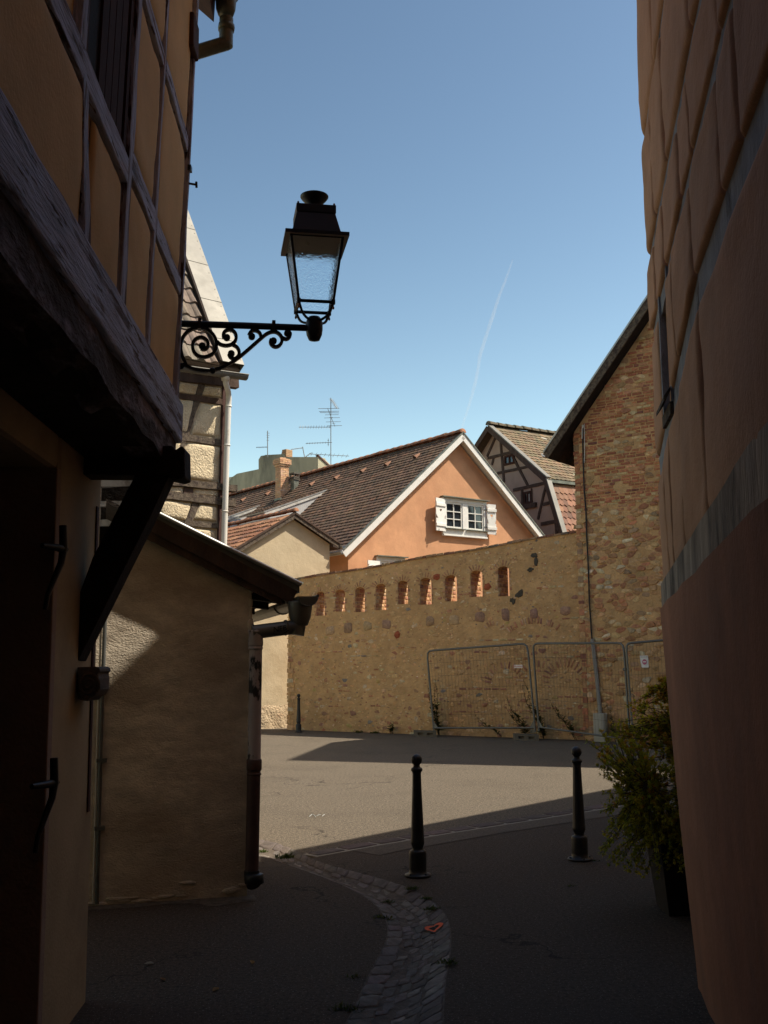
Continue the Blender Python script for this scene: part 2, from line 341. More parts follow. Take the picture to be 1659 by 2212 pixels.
# ------------------------------------------------------------------ roof tiles
def tiles(mb, P, cols, rows, pa, pb, rnd, colf, prof='flat', lift=.03, keep=None, jitter=.006, mat=0, sag=0.0):
    """P(a,b,h): a along the eave, b up the slope, h off the slope; pa x pb = tile pitch"""
    for r in range(rows):
        off = (.5*pa if r % 2 else 0.0) if prof in ('beaver', 'flat') else 0.0
        for c in range(-1, cols+1):
            a0 = max(0.0, c*pa+off); a1 = min(cols*pa, c*pa+off+pa*.985);
            if a1-a0 < .02: continue
            b0 = r*pb+rnd.uniform(-jitter, jitter); b1 = (r+1)*pb+pb*.12
            if keep and not keep(a0+pa/2, b0+pb/2): continue
            col = colf(rnd, a0, b0); j = rnd.uniform(-jitter, jitter)*.6
            top = lift*.15
            if prof == 'flat':
                q = [(0, 1.0), (.12, 1.25), (.24, 1.0), (.62, .92), (1, 1.0)]
            elif prof == 'wave':
                q = [(0, .6), (.15, 1.5), (.35, 2.0), (.5, 1.5), (.62, .7), (.8, .5), (1, .6)]
            elif prof == 'interlock':
                q = [(0, .8), (.10, 1.35), (.3, 1.35), (.4, .8), (.6, .8), (.7, 1.3), (.9, 1.3), (1, .8)]
            else:
                q = [(0, 1), (.5, 1.12), (1, 1)]
            n = len(q); vs = []
            for (k, hh) in q: vs.append(P(a0+(a1-a0)*k, b0+(0 if prof != 'beaver' else -.28*pb*(1-(2*k-1)**2)), lift*hh+j))
            for (k, hh) in q: vs.append(P(a0+(a1-a0)*k, b1, top+lift*(hh-1)*.6+j))
            for (k, hh) in q: vs.append(P(a0+(a1-a0)*k, b0+(0 if prof != 'beaver' else -.28*pb*(1-(2*k-1)**2)), -.002))
            fs = [(i, i+1, n+i+1, n+i) for i in range(n-1)] + [(2*n+i, 2*n+i+1, i+1, i) for i in range(n-1)]
            fs += [(2*n, 0, n), (3*n-1, 2*n-1, n-1)]
            mb.add(vs, fs, mat, col)
def pick(rnd, pal, var=.15):
    tot = sum(p[0] for p in pal); x = rnd.random()*tot
    for w, c in pal:
        x -= w
        if x <= 0: break
    k = 1+rnd.uniform(-var, var); return tuple(max(.004, v*k*(1+rnd.uniform(-.05, .05))) for v in c)
def cap_ridge(mb, A, B, r, n, tilt=.02, mat=0):
    """overlapping half-round ridge tiles from A to B"""
    A = V(A); B = V(B); d = (B-A)/n; e = d.normalized(); side = e.cross(V((0, 0, 1))).normalized()
    for i in range(n):
        p = A+d*i; vs = []; jz = R.uniform(-.008, .008)
        for k, (q, rr) in enumerate(((0, r*1.14), (.12, r*1.14), (1.08, r*.92))):
            for a in range(9):
                an = PI*a/8
                vs.append(p+d*q+side*(rr*math.cos(an))+V((0, 0, rr*math.sin(an)*.9-.02+jz)))
        fs = [(k*9+a, k*9+a+1, (k+1)*9+a+1, (k+1)*9+a) for k in range(2) for a in range(8)]
        fs.append(tuple(range(8, -1, -1)))
        mb.add(vs, fs, mat, None, True)
def gutter(mb, A, B, r, out, mat=0, n=8, seg=1, th=.006):
    """open half-round gutter from A to B (A,B = middle of its rim), out = horizontal unit vector away from the roof"""
    A = V(A); B = V(B); out = V(out); vs = []
    for p in (A, B):
        for rr in (r, r-th):
            for k in range(n+1):
                an = PI+PI*k/n; vs.append(p+out*(rr*math.cos(an))+V((0, 0, rr*math.sin(an))))
    m = n+1; fs = []
    for k in range(n):
        fs.append((k, k+1, 2*m+k+1, 2*m+k)); fs.append((m+k+1, m+k, 3*m+k, 3*m+k+1))
    fs += [(0, 2*m, 3*m, m), (n, m+n, 3*m+n, 2*m+n)]
    for s in (0, 2*m):
        for k in range(n): fs.append((s+k, s+m+k, s+m+k+1, s+k+1))
    mb.add(vs, fs, mat, None, False)
    mb.tube([A+out*r+V((0, 0, .004)), B+out*r+V((0, 0, .004))], th*1.8, 6, mat)
def stone_poly(rnd, cu, cv, ru, rv, n=8, irr=.22):
    ph = rnd.uniform(0, 6.28); return [(cu+ru*math.cos(2*PI*k/n+ph)*(1+rnd.uniform(-irr, irr)), cv+rv*math.sin(2*PI*k/n+ph)*(1+rnd.uniform(-irr, irr))) for k in range(n)]
def block_poly(rnd, u0, u1, v0, v1, j=.12, c=.22):
    w, h = u1-u0, v1-v0; m = min(w, h)*c; q = []
    for (u, v, a, b) in ((u0, v0, 1, 1), (u1, v0, -1, 1), (u1, v1, -1, -1), (u0, v1, 1, -1)):
        k = rnd.uniform(.5, 1.6)*m; l = rnd.uniform(.5, 1.6)*m
        p1 = (u+a*k, v+rnd.uniform(0, j)*h*b); p2 = (u+rnd.uniform(0, j)*w*a*.5, v+b*l)
        q += [p2, p1] if (a*b > 0) else [p1, p2]
    return q

def rubble(u0, u1, v0, v1, su, sv, rnd, jit=.36):
    """irregular tightly fitting stones: Voronoi cells of a jittered grid"""
    nu, nv = int((u1-u0)/su)+1, int((v1-v0)/sv)+1; P = {}
    for j in range(-2, nv+2):
        for i in range(-2, nu+2): P[i, j] = (u0+(i+.5*(j % 2)+rnd.uniform(-jit, jit))*su, v0+(j+rnd.uniform(-jit, jit))*sv)
    out = []
    for j in range(nv):
        for i in range(nu):
            c = P[i, j]; q = [(c[0]-su*1.4, c[1]-sv*1.4), (c[0]+su*1.4, c[1]-sv*1.4), (c[0]+su*1.4, c[1]+sv*1.4), (c[0]-su*1.4, c[1]+sv*1.4)]
            for dj in (-2, -1, 0, 1, 2):
                for di in (-2, -1, 0, 1, 2):
                    if (di or dj) and (i+di, j+dj) in P:
                        o = P[i+di, j+dj]; k = (su/sv)**2; nx, ny = o[0]-c[0], (o[1]-c[1])*k; mx, my = (o[0]+c[0])/2, (o[1]+c[1])/2
                        r = []
                        for a, b in zip(q, q[1:]+q[:1]):
                            da = (a[0]-mx)*nx+(a[1]-my)*ny; db = (b[0]-mx)*nx+(b[1]-my)*ny
                            if da <= 0: r.append(a)
                            if da*db < 0: t = da/(da-db); r.append((a[0]+(b[0]-a[0])*t, a[1]+(b[1]-a[1])*t))
                        q = r
            if len(q) > 2: out.append((c[0], c[1], q))
    return out
def roughen(rnd, q, shrink, gap, irr=.08):
    """shrink a cell about its middle, knock off its corners"""
    n = len(q); cu = sum(p[0] for p in q)/n; cv = sum(p[1] for p in q)/n; r = []
    for a, b in zip(q, q[1:]+q[:1]):
        L = math.hypot(b[0]-a[0], b[1]-a[1])
        if L < .012: continue
        for t in (.2, .8) if L > .04 else (.5,):
            x, y = a[0]+(b[0]-a[0])*t-cu, a[1]+(b[1]-a[1])*t-cv; l = math.hypot(x, y) or 1e-6
            k = max(.2, shrink-gap/l)*(1+rnd.uniform(-irr, irr)); r.append((cu+x*k, cv+y*k))
    return r if len(r) > 2 else None
# ================================================================== GROUND
def gp(lst, z=0.0): return [ground(x, y, z) for (x, y) in lst]
gut_L = gp([(550, 1844), (619, 1867), (728, 1906), (791, 1938), (822, 1965), (838, 1999), (835, 2032), (812, 2075), (785, 2126), (753, 2204)])
gut_R = gp([(560, 1806), (640, 1836), (688, 1862), (759, 1881), (861, 1907), (916, 1934), (955, 1961), (974, 1996), (976, 2048), (964, 2114), (960, 2173), (957, 2212)])
gut_L = [V((-5.5, 10.6, 0)), V((-2.6, 9.75, 0))] + gut_L + [V((-.36, 4.2, 0)), V((-.75, 2.5, 0)), V((-1.0, 0, 0)), V((-1.0, -9, 0))]
gut_R = [V((-5.4, 11.1, 0)), V((-2.6, 10.25, 0))] + gut_R + [V((.26, 4.2, 0)), V((.16, 2.5, 0)), V((0.0, 0, 0)), V((0.0, -9, 0))]
gut_L[-2].x = -.75; gut_L[-1].x = -.75
strip_U = gp([(640, 1836), (654, 1846), (759, 1826), (826, 1815), (970, 1791), (1134, 1766), (1310, 1737)])[1:]
strip_D = gp([(688, 1862), (670, 1854), (838, 1824), (974, 1801), (1134, 1776), (1310, 1748)])[1:]
dU = (strip_U[-1]-strip_U[-2]).normalized(); strip_U.append(strip_U[-1]+dU*14)
dD = (strip_D[-1]-strip_D[-2]).normalized(); strip_D.append(strip_D[-1]+dU*14)
def resample(pl, n):
    d = [0]
    for a, b in zip(pl, pl[1:]): d.append(d[-1]+(b-a).length)
    out = []; k = 0
    for i in range(n+1):
        t = d[-1]*i/n
        while k < len(pl)-2 and d[k+1] < t: k += 1
        out.append(pl[k].lerp(pl[k+1], (t-d[k])/max(1e-9, d[k+1]-d[k])))
    return out
def smooth(pl, it=2):
    for _ in range(it):
        q = [pl[0]]
        for a, b in zip(pl, pl[1:]): q += [a.lerp(b, .25), a.lerp(b, .75)]
        pl = q+[pl[-1]]
    return pl
NG = 150
GL = resample(smooth(gut_L), NG); GR_ = resample(smooth(gut_R), NG)
mb = MB(); mb.add([(-2500, -2500, -.09), (2500, -2500, -.09), (2500, 2500, -.09), (-2500, 2500, -.09)], [(0, 1, 2, 3)])
tag(mb.build('ground', M['dirt']), kind='structure')

def poly_sheet(mb, pts, th=.07, mat=0):
    """flat slab whose top is the polygon at its own z"""
    n = len(pts); area = sum(pts[i].x*pts[(i+1) % n].y-pts[(i+1) % n].x*pts[i].y for i in range(n))
    if area < 0: pts = pts[::-1]
    top = [V(p) for p in pts]; bot = [p-V((0, 0, th)) for p in top]
    mb.add(top+bot, [tuple(range(n))]+[(i, i+n, (i+1) % n+n, (i+1) % n) for i in range(n)], mat)
mb = MB()
sq = [p.copy() for p in GR_ if p.y > strip_U[0].y-.02 and p.x < strip_U[0].x+.02]
sq = sq + strip_U + [V((30, 60, 0)), V((-30, 60, 0)), V((-30, 11.1, 0))]
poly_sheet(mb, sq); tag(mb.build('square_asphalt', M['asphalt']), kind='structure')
mb = MB()
rr_ = [p.copy() for p in GR_ if not (p.y > strip_D[0].y+.25 and p.x < strip_D[0].x+.1)]
rr_ = [p for p in rr_ if p.y < strip_D[0].y-.04]
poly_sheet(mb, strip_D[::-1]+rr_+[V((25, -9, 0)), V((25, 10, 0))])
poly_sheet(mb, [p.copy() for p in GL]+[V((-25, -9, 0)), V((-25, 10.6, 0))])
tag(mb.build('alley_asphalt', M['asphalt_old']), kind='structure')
# cobbled gutter: a dished bed with four rows of setts
def dish(a): return -.045*math.sin(PI*a)
mb = MB(); bed = []
for i in range(NG+1):
    for k in range(9):
        a = k/8; p = GL[i].lerp(GR_[i], a); bed.append(V((p.x, p.y, dish(a)-.001 if 0 < k < 8 else .0)))
mb.add(bed, [(i*9+k, i*9+k+1, (i+1)*9+k+1, (i+1)*9+k) for i in range(NG) for k in range(8)], 0, None, True)
def gpt(sv, a, dz=0.0):
    i = min(int(sv), NG-1); f = sv-i
    p = GL[i].lerp(GL[i+1], f).lerp(GR_[i].lerp(GR_[i+1], f), a); return V((p.x, p.y, dish(a)+dz))
lanes = [(0.0, .26), (.26, .42), (.42, .57), (.57, .74), (.74, 1.0)]
glen = sum((GL[i+1]-GL[i]).length for i in range(NG)); per = NG/glen
for (a0, a1) in lanes:
    s = 0.0; edge = a0 == 0 or a1 == 1
    while s < NG-3:
        L = R.uniform(.10, .21)*per if edge else R.uniform(.07, .17)*per
        if not edge and R.random() < .2: s += L*R.uniform(.5, 1.2); continue
        c = pick(R, [(5, (.16, .135, .118)), (3, (.19, .16, .14)), (1, (.24, .205, .175)), (1, (.12, .098, .085))])
        h = R.uniform(-.002, .006) if not edge else R.uniform(.002, .006); jl = 0 if edge else R.uniform(-.05, .05)
        g = .05*L*.5
        q = []
        for (cs, ca) in ((0, 0), (.5, -.03), (1, 0), (1.03, .5), (1, 1), (.5, 1.03), (0, 1), (-.03, .5)):
            q.append((s+g+(L-2*g)*(cs+R.uniform(-.10, .10)), jl+a0+(a1-a0)*(.05+.90*(ca+R.uniform(-.09, .09)))))
        cs = sum(p[0] for p in q)/8; ca = sum(p[1] for p in q)/8
        vs = [gpt(max(0, p[0]), min(.995, max(.005, p[1])), -.016) for p in q]
        vs += [gpt(max(0, cs+(p[0]-cs)*.95), min(.99, max(.01, ca+(p[1]-ca)*.95)), h*.5) for p in q]
        vs += [gpt(max(0, cs+(p[0]-cs)*.72), ca+(p[1]-ca)*.72, h+R.uniform(-.003, .003)) for p in q]
        fs = [(k, 8+k, 8+(k+1) % 8, (k+1) % 8) for k in range(8)]+[(8+k, 16+k, 16+(k+1) % 8, 8+(k+1) % 8) for k in range(8)]+[tuple(range(23, 15, -1))]
        mb.add(vs, fs, 1, c, True); s += L
gut_bvh = BVHTree.FromPolygons(mb.v, mb.f)
tag(mb.build('cobbled_gutter', [M['gutter_dirt'], M['sett']]), kind='structure')
# flush paving strip with pale joints
mb = MB(); n = 90; U_ = resample(strip_U, n)
def nearest(p, pl):
    best = None
    for a, b in zip(pl, pl[1:]):
        d = b-a; t = max(0, min(1, (p-a).dot(d)/d.dot(d))); q = a+d*t
        if best is None or (q-p).length < (best-p).length: best = q
    return best
D_ = [nearest(p, strip_D) for p in U_]
poly_sheet(mb, [p+V((0, 0, .003)) for p in U_]+[p+V((0, 0, .003)) for p in D_[::-1]], .07, 0)
tot = sum((b-a).length for a, b in zip(U_, U_[1:])); s = 0.05
mbp = MB(); nrm = V((dU.y, -dU.x, 0)); e_ = [p+nrm*(.34+.05*noise.noise(p*1.7))+V((0, 0, .004)) for p in D_[2:60]]
for i_ in range(len(e_)-1): mbp.add([D_[i_+2]+V((0, 0, .004)), e_[i_], e_[i_+1], D_[i_+3]+V((0, 0, .004))], [(0, 1, 2, 3)])
tag(mbp.build('asphalt_repair', M['asphalt_patch']), kind='structure')
def spt(t, a):
    t = max(0, min(.9999, t/tot))*n; i = int(t); p = U_[i].lerp(U_[i+1], t-i).lerp(D_[i].lerp(D_[i+1], t-i), a); return p
while s < tot-.4:
    L = R.uniform(.30, .42); c = pick(R, [(3, (.105, .082, .074)), (2, (.13, .10, .09)), (1, (.09, .07, .066))])
    q = [(s, .02), (s+L*.5, .0), (s+L-.05, .03), (s+L-.045, .4), (s+L-.05, .76), (s+L*.5, .80), (s, .77), (s-.004, .4)]
    cs = s+L/2; vs = []
    for (kk, z) in ((1, .0), (.985, .008), (.9, .011)):
        vs += [spt(cs+(a-cs)*kk, .39+(b-.39)*kk)+V((0, 0, z+R.uniform(-.0008, .0008))) for (a, b) in q]
    fs = [(k, 8+k, 8+(k+1) % 8, (k+1) % 8) for k in range(8)]+[(8+k, 16+k, 16+(k+1) % 8, 8+(k+1) % 8) for k in range(8)]+[tuple(range(23, 15, -1))]
    fs = [tuple(reversed(f)) for f in fs]
    mb.add(vs, fs, 1, c); s += L
tag(mb.build('paving_strip', [M['mortar_strip'], M['sett']]), kind='structure')
# sprayed heart on the gutter, chalk scrawl on the square
def on_gutter(x, y):
    d = ray(x, y); h = gut_bvh.ray_cast(EYE, d.normalized()); p = h[0] if h[0] else ground(x, y, -.02); return p+V((0, 0, .006))
mb = MB(); hc = on_gutter(938, 2010); vs = []; K = 40
for k in range(K):
    t = 2*PI*k/K; hx = 16*math.sin(t)**3; hy = 13*math.cos(t)-5*math.cos(2*t)-2*math.cos(3*t)-math.cos(4*t)
    for q in (1.18, .66):
        p = V((hc.x+hx*.0031*q, hc.y+(hy+2)*.0056*q, 1.0)); h = gut_bvh.ray_cast(p, V((0, 0, -1)))
        vs.append(V((p.x, p.y, max(h[0].z if h[0] else hc.z, hc.z-.012)+.008)))
vs2 = [p+V((0, 0, .003)) for p in vs]
fs = [(2*k, 2*((k+1) % K), 2*((k+1) % K)+1, 2*k+1) for k in range(K)]
mb.add(vs2, fs, 0, None, True)
tag(mb.build('painted_heart', M['spray_orange'], loc=hc), 'small orange heart sprayed on the cobbled gutter', 'graffiti')
mb = MB()
for (a, b) in [((668, 1764), (674, 1759)), ((674, 1759), (682, 1765)), ((684, 1762), (693, 1760)), ((696, 1763), (701, 1759))]:
    mb.tube([ground(*a, .004), ground((a[0]+b[0])/2+1, (a[1]+b[1])/2-1, .005), ground(*b, .004)], .0035, 5)
tag(mb.build('chalk_scrawl', M['chalk'], loc=ground(685, 1763)), 'faint pale chalk scrawl on the sunlit asphalt', 'graffiti')
# litter and leaves
for i, (x, y, lab, c) in enumerate([(545, 2080, 'dry yellow leaf lying on the dark asphalt left of the gutter', (.38, .22, .06)), (322, 2083, 'pale scrap of paper on the dark asphalt near the plaster shed', (.45, .4, .32)),
        (352, 2117, 'brown leaf on the dark asphalt before the left house', (.3, .16, .06)), (466, 2139, 'ochre leaf on the dark asphalt, nearest to the camera', (.36, .2, .06)), (845, 1902, 'tan leaf lying in the gutter in front of the middle bollard', (.4, .25, .1))]):
    P = ground(x, y, .004); mb = MB(); a = R.uniform(0, 3)
    if y == 1902: P = on_gutter(x, y)
    vs = []
    for (q, w, z) in ((-1, 0, .004), (-.4, .42, .010), (.3, .5, .012), (1, 0, .006), (.3, -.5, .007), (-.4, -.42, .006)):
        vs.append(P+V((math.cos(a)*q-math.sin(a)*w, math.sin(a)*q+math.cos(a)*w, 0))*.026+V((0, 0, z)))
    vs += [p-V((0, 0, .002)) for p in vs]
    mb.add(vs, [(0, 1, 2, 3), (0, 3, 4, 5), (9, 8, 7, 6), (11, 10, 9, 6)], 0, c)
    tag(mb.build('fallen_leaf' if i != 1 else 'paper_scrap', M['leaf'], loc=P), lab, 'leaf' if i != 1 else 'litter', 'litter on the alley floor')

# ================================================================== STONE WALL
SW = Frame((-2.354, 26.519), (.833, -.554), (-.554, -.833))
WT = .50
def sw_top(u): return 3.70+.083*u+.012*math.sin(u*2.1)
niches = []
for (x0, x1, yt, yb) in [(683, 701, 1278, 1330), (724, 745, 1273, 1321), (767, 788, 1268, 1322), (811, 834, 1261, 1318), (859, 881, 1254, 1305), (907, 932, 1248, 1306), (961, 987, 1242, 1299), (1016, 1042, 1232, 1289), (1075, 1100, 1223, 1288)]:
    ym = (yt+yb)/2; u0 = SW.px(x0, ym)[0]; u1 = SW.px(x1, ym)[0]; xm = (x0+x1)/2
    niches.append((u0, u1, SW.px(xm, yb)[1], SW.px(xm, yt)[1]))
U1 = 8.6
def arch(u0, u1, v1, n=8):
    r = (u1-u0)/2; rise = r*.62; return [(u0+r-r*math.cos(PI*k/n), v1-rise+rise*math.sin(PI*k/n)) for k in range(n+1)]
wall = thing('stone_wall', 'long rubble stone wall with a row of nine small arched openings', 'wall', SW.P(3.5, 0, -.2))
mb = MB()
cuts = [-.08]
for (a, b, _, _) in niches: cuts += [a, b]
cuts.append(U1)
SPL, RISE = .05, .10
for w, flip in ((0.0, False), (-WT, True)):
    fs_ = []
    cuts_ = cuts if not flip else [c+(SPL if (k_ % 2 == 0 and 0 < k_ < len(cuts)-1) else 0) for k_, c in enumerate(cuts)]
    for i in range(len(cuts)-1):
        a, b = cuts_[i], cuts_[i+1]
        if i % 2 == 0: fs_.append([(a, -.1), (b, -.1), (b, sw_top(b)), (a, sw_top(a))])
        else:
            n_ = niches[(i-1)//2]; ar = arch(a, b, n_[3]+(RISE if flip else 0))
            fs_.append([(a, -.1), (b, -.1), (b, n_[2]), (a, n_[2])]); fs_.append(ar+[(b, sw_top(b)), (a, sw_top(a))])
    for q in fs_:
        pts = [SW.P(u, v, w) for (u, v) in q]
        ar_ = sum(q[k][0]*q[(k+1) % len(q)][1]-q[(k+1) % len(q)][0]*q[k][1] for k in range(len(q)))
        hand = SW.t.cross(SW.v).dot(SW.n)
        if (hand*ar_ < 0) != flip: pts.reverse()
        mb.add(pts, [tuple(range(len(pts)))])
tp = [cuts[0]+(U1-cuts[0])*k/24 for k in range(25)]
for a, b in zip(tp, tp[1:]): mb.add([SW.P(a, sw_top(a), 0), SW.P(b, sw_top(b), 0), SW.P(b, sw_top(b), -WT), SW.P(a, sw_top(a), -WT)], [(0, 1, 2, 3)])
mb.add([SW.P(cuts[0], -.1, 0), SW.P(cuts[0], sw_top(cuts[0]), 0), SW.P(cuts[0], sw_top(cuts[0]), -WT), SW.P(cuts[0], -.1, -WT)], [(0, 1, 2, 3)])
mb.add([SW.P(U1, -.1, 0), SW.P(U1, sw_top(U1), 0), SW.P(U1, sw_top(U1), -WT), SW.P(U1, -.1, -WT)], [(3, 2, 1, 0)])
# jambs, sill and vault of every opening: brick courses
red = [(4, (.46, .25, .145)), (3, (.40, .20, .12)), (3, (.55, .38, .24)), (1, (.30, .15, .11))]
for (u0, u1, v0, v1) in niches:
    lf_ = [(u0, v0)]+arch(u0, u1, v1)+[(u1, v0)]; lb_ = [(u0, v0)]+arch(u0, u1+SPL, v1+RISE)+[(u1+SPL, v0)]; k_ = len(lf_)
    for i_ in range(k_): j_ = (i_+1) % k_; mb.add([SW.P(*lf_[i_], 0), SW.P(*lf_[j_], 0), SW.P(*lb_[j_], -WT), SW.P(*lb_[i_], -WT)], [(0, 1, 2, 3)], 0)
    J = Frame(SW.P(u0, 0, 0), (-SW.n.x, -SW.n.y), (SW.t.x, SW.t.y)); r = v0; vt = v1-(u1-u0)*.31+.1
    while r < vt:
        h = min(R.uniform(.075, .12), vt-r+.01); w = -.02-R.uniform(0, .1)
        while w < WT:
            L = R.uniform(.13, .27)
            a, b = max(.01, w), min(WT-.01, w+L-.012)
            if b-a > .03: mb.stone(J, block_poly(R, a, b, r+.005, r+h-.006, .1, .15), .008, pick(R, red), 1, .9, -.004)
            w += L
        r += h
# stones
hsh = {}
def free(u, v, r):
    for i in range(int((u-.5)//.2), int((u+.5)//.2)+1):
        for j in range(int((v-.5)//.2), int((v+.5)//.2)+1):
            for (a, b, q) in hsh.get((i, j), ()):
                if (a-u)**2+((b-v)*1.35)**2 < (q+r)**2: return False
    return True
def put(u, v, r): hsh.setdefault((int(u//.2), int(v//.2)), []).append((u, v, r))
tanp = [(7, (.52, .37, .19)), (5, (.56, .42, .23)), (1.6, (.60, .50, .33)), (2, (.45, .36, .22)), (1.3, (.42, .19, .10)), (.9, (.33, .19, .14)), (.4, (.22, .2, .18)), (1.2, (.49, .38, .14))]
purp = [(1, (.34, .21, .15)), (1, (.38, .235, .155)), (.5, (.46, .32, .19))]
for (u0, u1, v0, v1) in niches:
    for k in range(6): put((u0+u1)/2, v0+(v1-v0)*k/5, (u1-u0)*.5)
    put((u0+u1)/2, v1+.05, .1)
for (x, y) in [(713, 1362), (752, 1358), (794, 1352), (835, 1349), (929, 1342), (981, 1339), (1036, 1333), (1092, 1329), (1153, 1325), (1221, 1320)]:
    u, v = SW.px(x, y); a, b = R.uniform(.10, .15), R.uniform(.12, .16)
    mb.stone(SW, block_poly(R, u-a, u+a, v-b, v+b, .16, .25), R.uniform(.01, .018), pick(R, purp), 1, .93); put(u, v, .16)
for (x, y, a, b, rot) in [(1154, 1200, .10, .05, 0), (1158, 1214, .05, .12, 0), (1146, 1230, .09, .05, 0), (1122, 1283, .16, .06, .6), (1108, 1298, .08, .07, .4)]:
    u, v = SW.px(x, y); q = stone_poly(R, 0, 0, a*.8, b, 13, .38)
    mb.stone(SW, [(u+c*math.cos(rot)-d*math.sin(rot), v+c*math.sin(rot)+d*math.cos(rot)) for c, d in q], .022, (.075, .068, .055), 1, .86, -.012, False); put(u, v, .12)
for (x, y) in [(1052, 1268), (944, 1246), (858, 1371)]:
    u, v = SW.px(x, y); mb.stone(SW, stone_poly(R, u, v, .1, .09, 6, .25), .015, (.36, .10, .05), 1, .9); put(u, v, .1)
# relieving arches of brick on edge
def vouss(cx, cy, ru, rv, a0, a1, n, L=.16, col=red, skip=.12):
    cu, cv = SW.px(cx, cy)
    for k in range(n):
        if R.random() < skip: continue
        an = a0+(a1-a0)*k/(n-1)+R.uniform(-.03, .03); c, s_ = math.cos(an), math.sin(an)
        u, v = cu+ru*c, cv+rv*s_; w = .022; l = L*R.uniform(.75, 1.1)
        q = [(u-s_*w, v+c*w), (u+s_*w, v-c*w), (u+c*l+s_*w, v+s_*l-c*w), (u+c*l-s_*w, v+s_*l+c*w)]
        q = [(a+R.uniform(-.006, .006), b+R.uniform(-.006, .006)) for a, b in q]
        mb.stone(SW, q, .008, pick(R, col), 1, .88); put(u+c*l/2, v+s_*l/2, .05)
for (u0, u1, v0, v1) in niches:
    cu = (u0+u1)/2; r = (u1-u0)/2
    for k in range(9):
        an = .25+(PI-.5)*k/8; c, s_ = math.cos(an), math.sin(an); u, v = cu+(r+.012)*c, v1-r*.62+(r*.62+.012)*s_; l = R.uniform(.09, .14); w = .014
        mb.stone(SW, [(u-s_*w, v+c*w), (u+s_*w, v-c*w), (u+c*l+s_*w, v+s_*l-c*w), (u+c*l-s_*w, v+s_*l+c*w)], .008, pick(R, [(3, (.43, .245, .145)), (2, (.50, .33, .18)), (1, (.35, .18, .11))]), 1, .88)
    for (ue, d) in ((u0, -1), (u1, 1)):
        v = v0
        while v < v1-.15:
            h = R.uniform(.05, .09)
            if R.random() < .75: mb.stone(SW, block_poly(R, *sorted((ue+d*.004, ue+d*R.uniform(.03, .07))), v, v+h-.012, .1, .2), .008, pick(R, red), 1, .88)
            v += h
vouss(1067, 1364, .2, .13, .3, PI-.3, 9, .11)
vouss(1155, 1420, .85, .72, PI/2-.75, PI/2+.75, 26, .15)
vouss(1093, 1478, .36, .34, .1, PI-.1, 15, .17)
vouss(1161, 1474, .34, .33, .3, PI-.1, 13, .17)
vouss(1221, 1477, .36, .36, .1, PI-.1, 15, .19)
# a few straight brick courses
for _ in range(26):
    u = R.uniform(.2, 7.4); v = R.uniform(.3, 3.3); n = R.randint(2, 6)
    for k in range(n):
        L = R.uniform(.12, .2); h = R.uniform(.035, .055)
        if free(u+L/2, v+h/2, .05):
            mb.stone(SW, block_poly(R, u, u+L, v, v+h, .15, .2), .007, pick(R, red if v < 1.2 or R.random() < .35 else tanp), 1, .88); put(u+L/2, v+h/2, .07)
        u += L+R.uniform(.01, .03)
near_m = [(7, (.60, .375, .185)), (5, (.62, .41, .22)), (2, (.54, .345, .175)), (1.2, (.62, .49, .32)), (1.0, (.44, .22, .13)), (.7, (.36, .20, .14)), (.9, (.50, .37, .15)), (.35, (.25, .22, .19))]
for (su, sv, keep_) in ((.17, .105, .40), (.085, .06, .30)):
    for (u, v, q) in rubble(.0, U1, .04, 4.4, su, sv, R):
        if v > sw_top(u)-sv*.7 or u < -.02 or not free(u, v, su*.42): continue
        k = noise.noise(V((u*.9, v*1.1, 7)))
        if R.random() > keep_*(1+.7*k+(.35 if v < 1.0 else 0)): continue
        q = roughen(R, q, R.choice((.92, .86, .78, .66)), R.uniform(.004, .02), .10)
        if not q: continue
        put(u, v, su*.34)
        mb.stone(SW, q, R.uniform(.001, .011), pick(R, near_m if v > .9 else near_m+[(3, (.36, .2, .13)), (2, (.42, .2, .12))], .16), 1, R.uniform(.78, .92), -.012, R.random() < .5)
for _ in range(2600):
    r = R.uniform(.010, .026); u = R.uniform(.02, U1-.05); v = R.uniform(.05, 4.2)
    if v > sw_top(u)-.05 or any(a-.03 < u < b+.03 and c-.03 < v < d+.03 for a, b, c, d in niches) or noise.noise(V((u*1.5, v*1.5, 2))) < -.25: continue
    mb.stone(SW, stone_poly(R, u, v, r*R.uniform(.8, 1.5), r*R.uniform(.5, .9), 5, .3), R.uniform(.002, .008), pick(R, [(3, (.62, .46, .27)), (2, (.46, .29, .15)), (1.5, (.42, .20, .12)), (1, (.30, .23, .17)), (1, (.66, .56, .42))], .2), 1, .85, -.012, False)
# quoins poking out at the free end, capping course
E0 = Frame(SW.P(-.08, 0, 0), (SW.n.x, SW.n.y), (-SW.t.x, -SW.t.y)); v = 0
while v < 3.6:
    h = R.uniform(.07, .22); k = R.uniform(.0, .035); h *= .7
    mb.box(SW.P(-.08-k, v, -WT*.9), SW.t*(k+R.uniform(.06, .2)), -SW.n*(-WT*.9-.012-R.uniform(0, .015)), V((0, 0, h-.015)), 1, pick(R, near_m)); v += h
u = -.1
while u < U1:
    L = R.uniform(.1, .24); h = R.uniform(.035, .055)
    mb.box(SW.P(u, sw_top(u)-.015, .02+R.uniform(0, .03)), SW.t*(L-.012)+V((0, 0, .083*L)), -SW.n*(WT+.05), V((0, 0, h)), 1, pick(R, [(3, (.24, .12, .08)), (2, (.34, .22, .13)), (1, (.2, .16, .12))])); u += L
mb.build('masonry', [M['mortar'], M['stone']], wall)

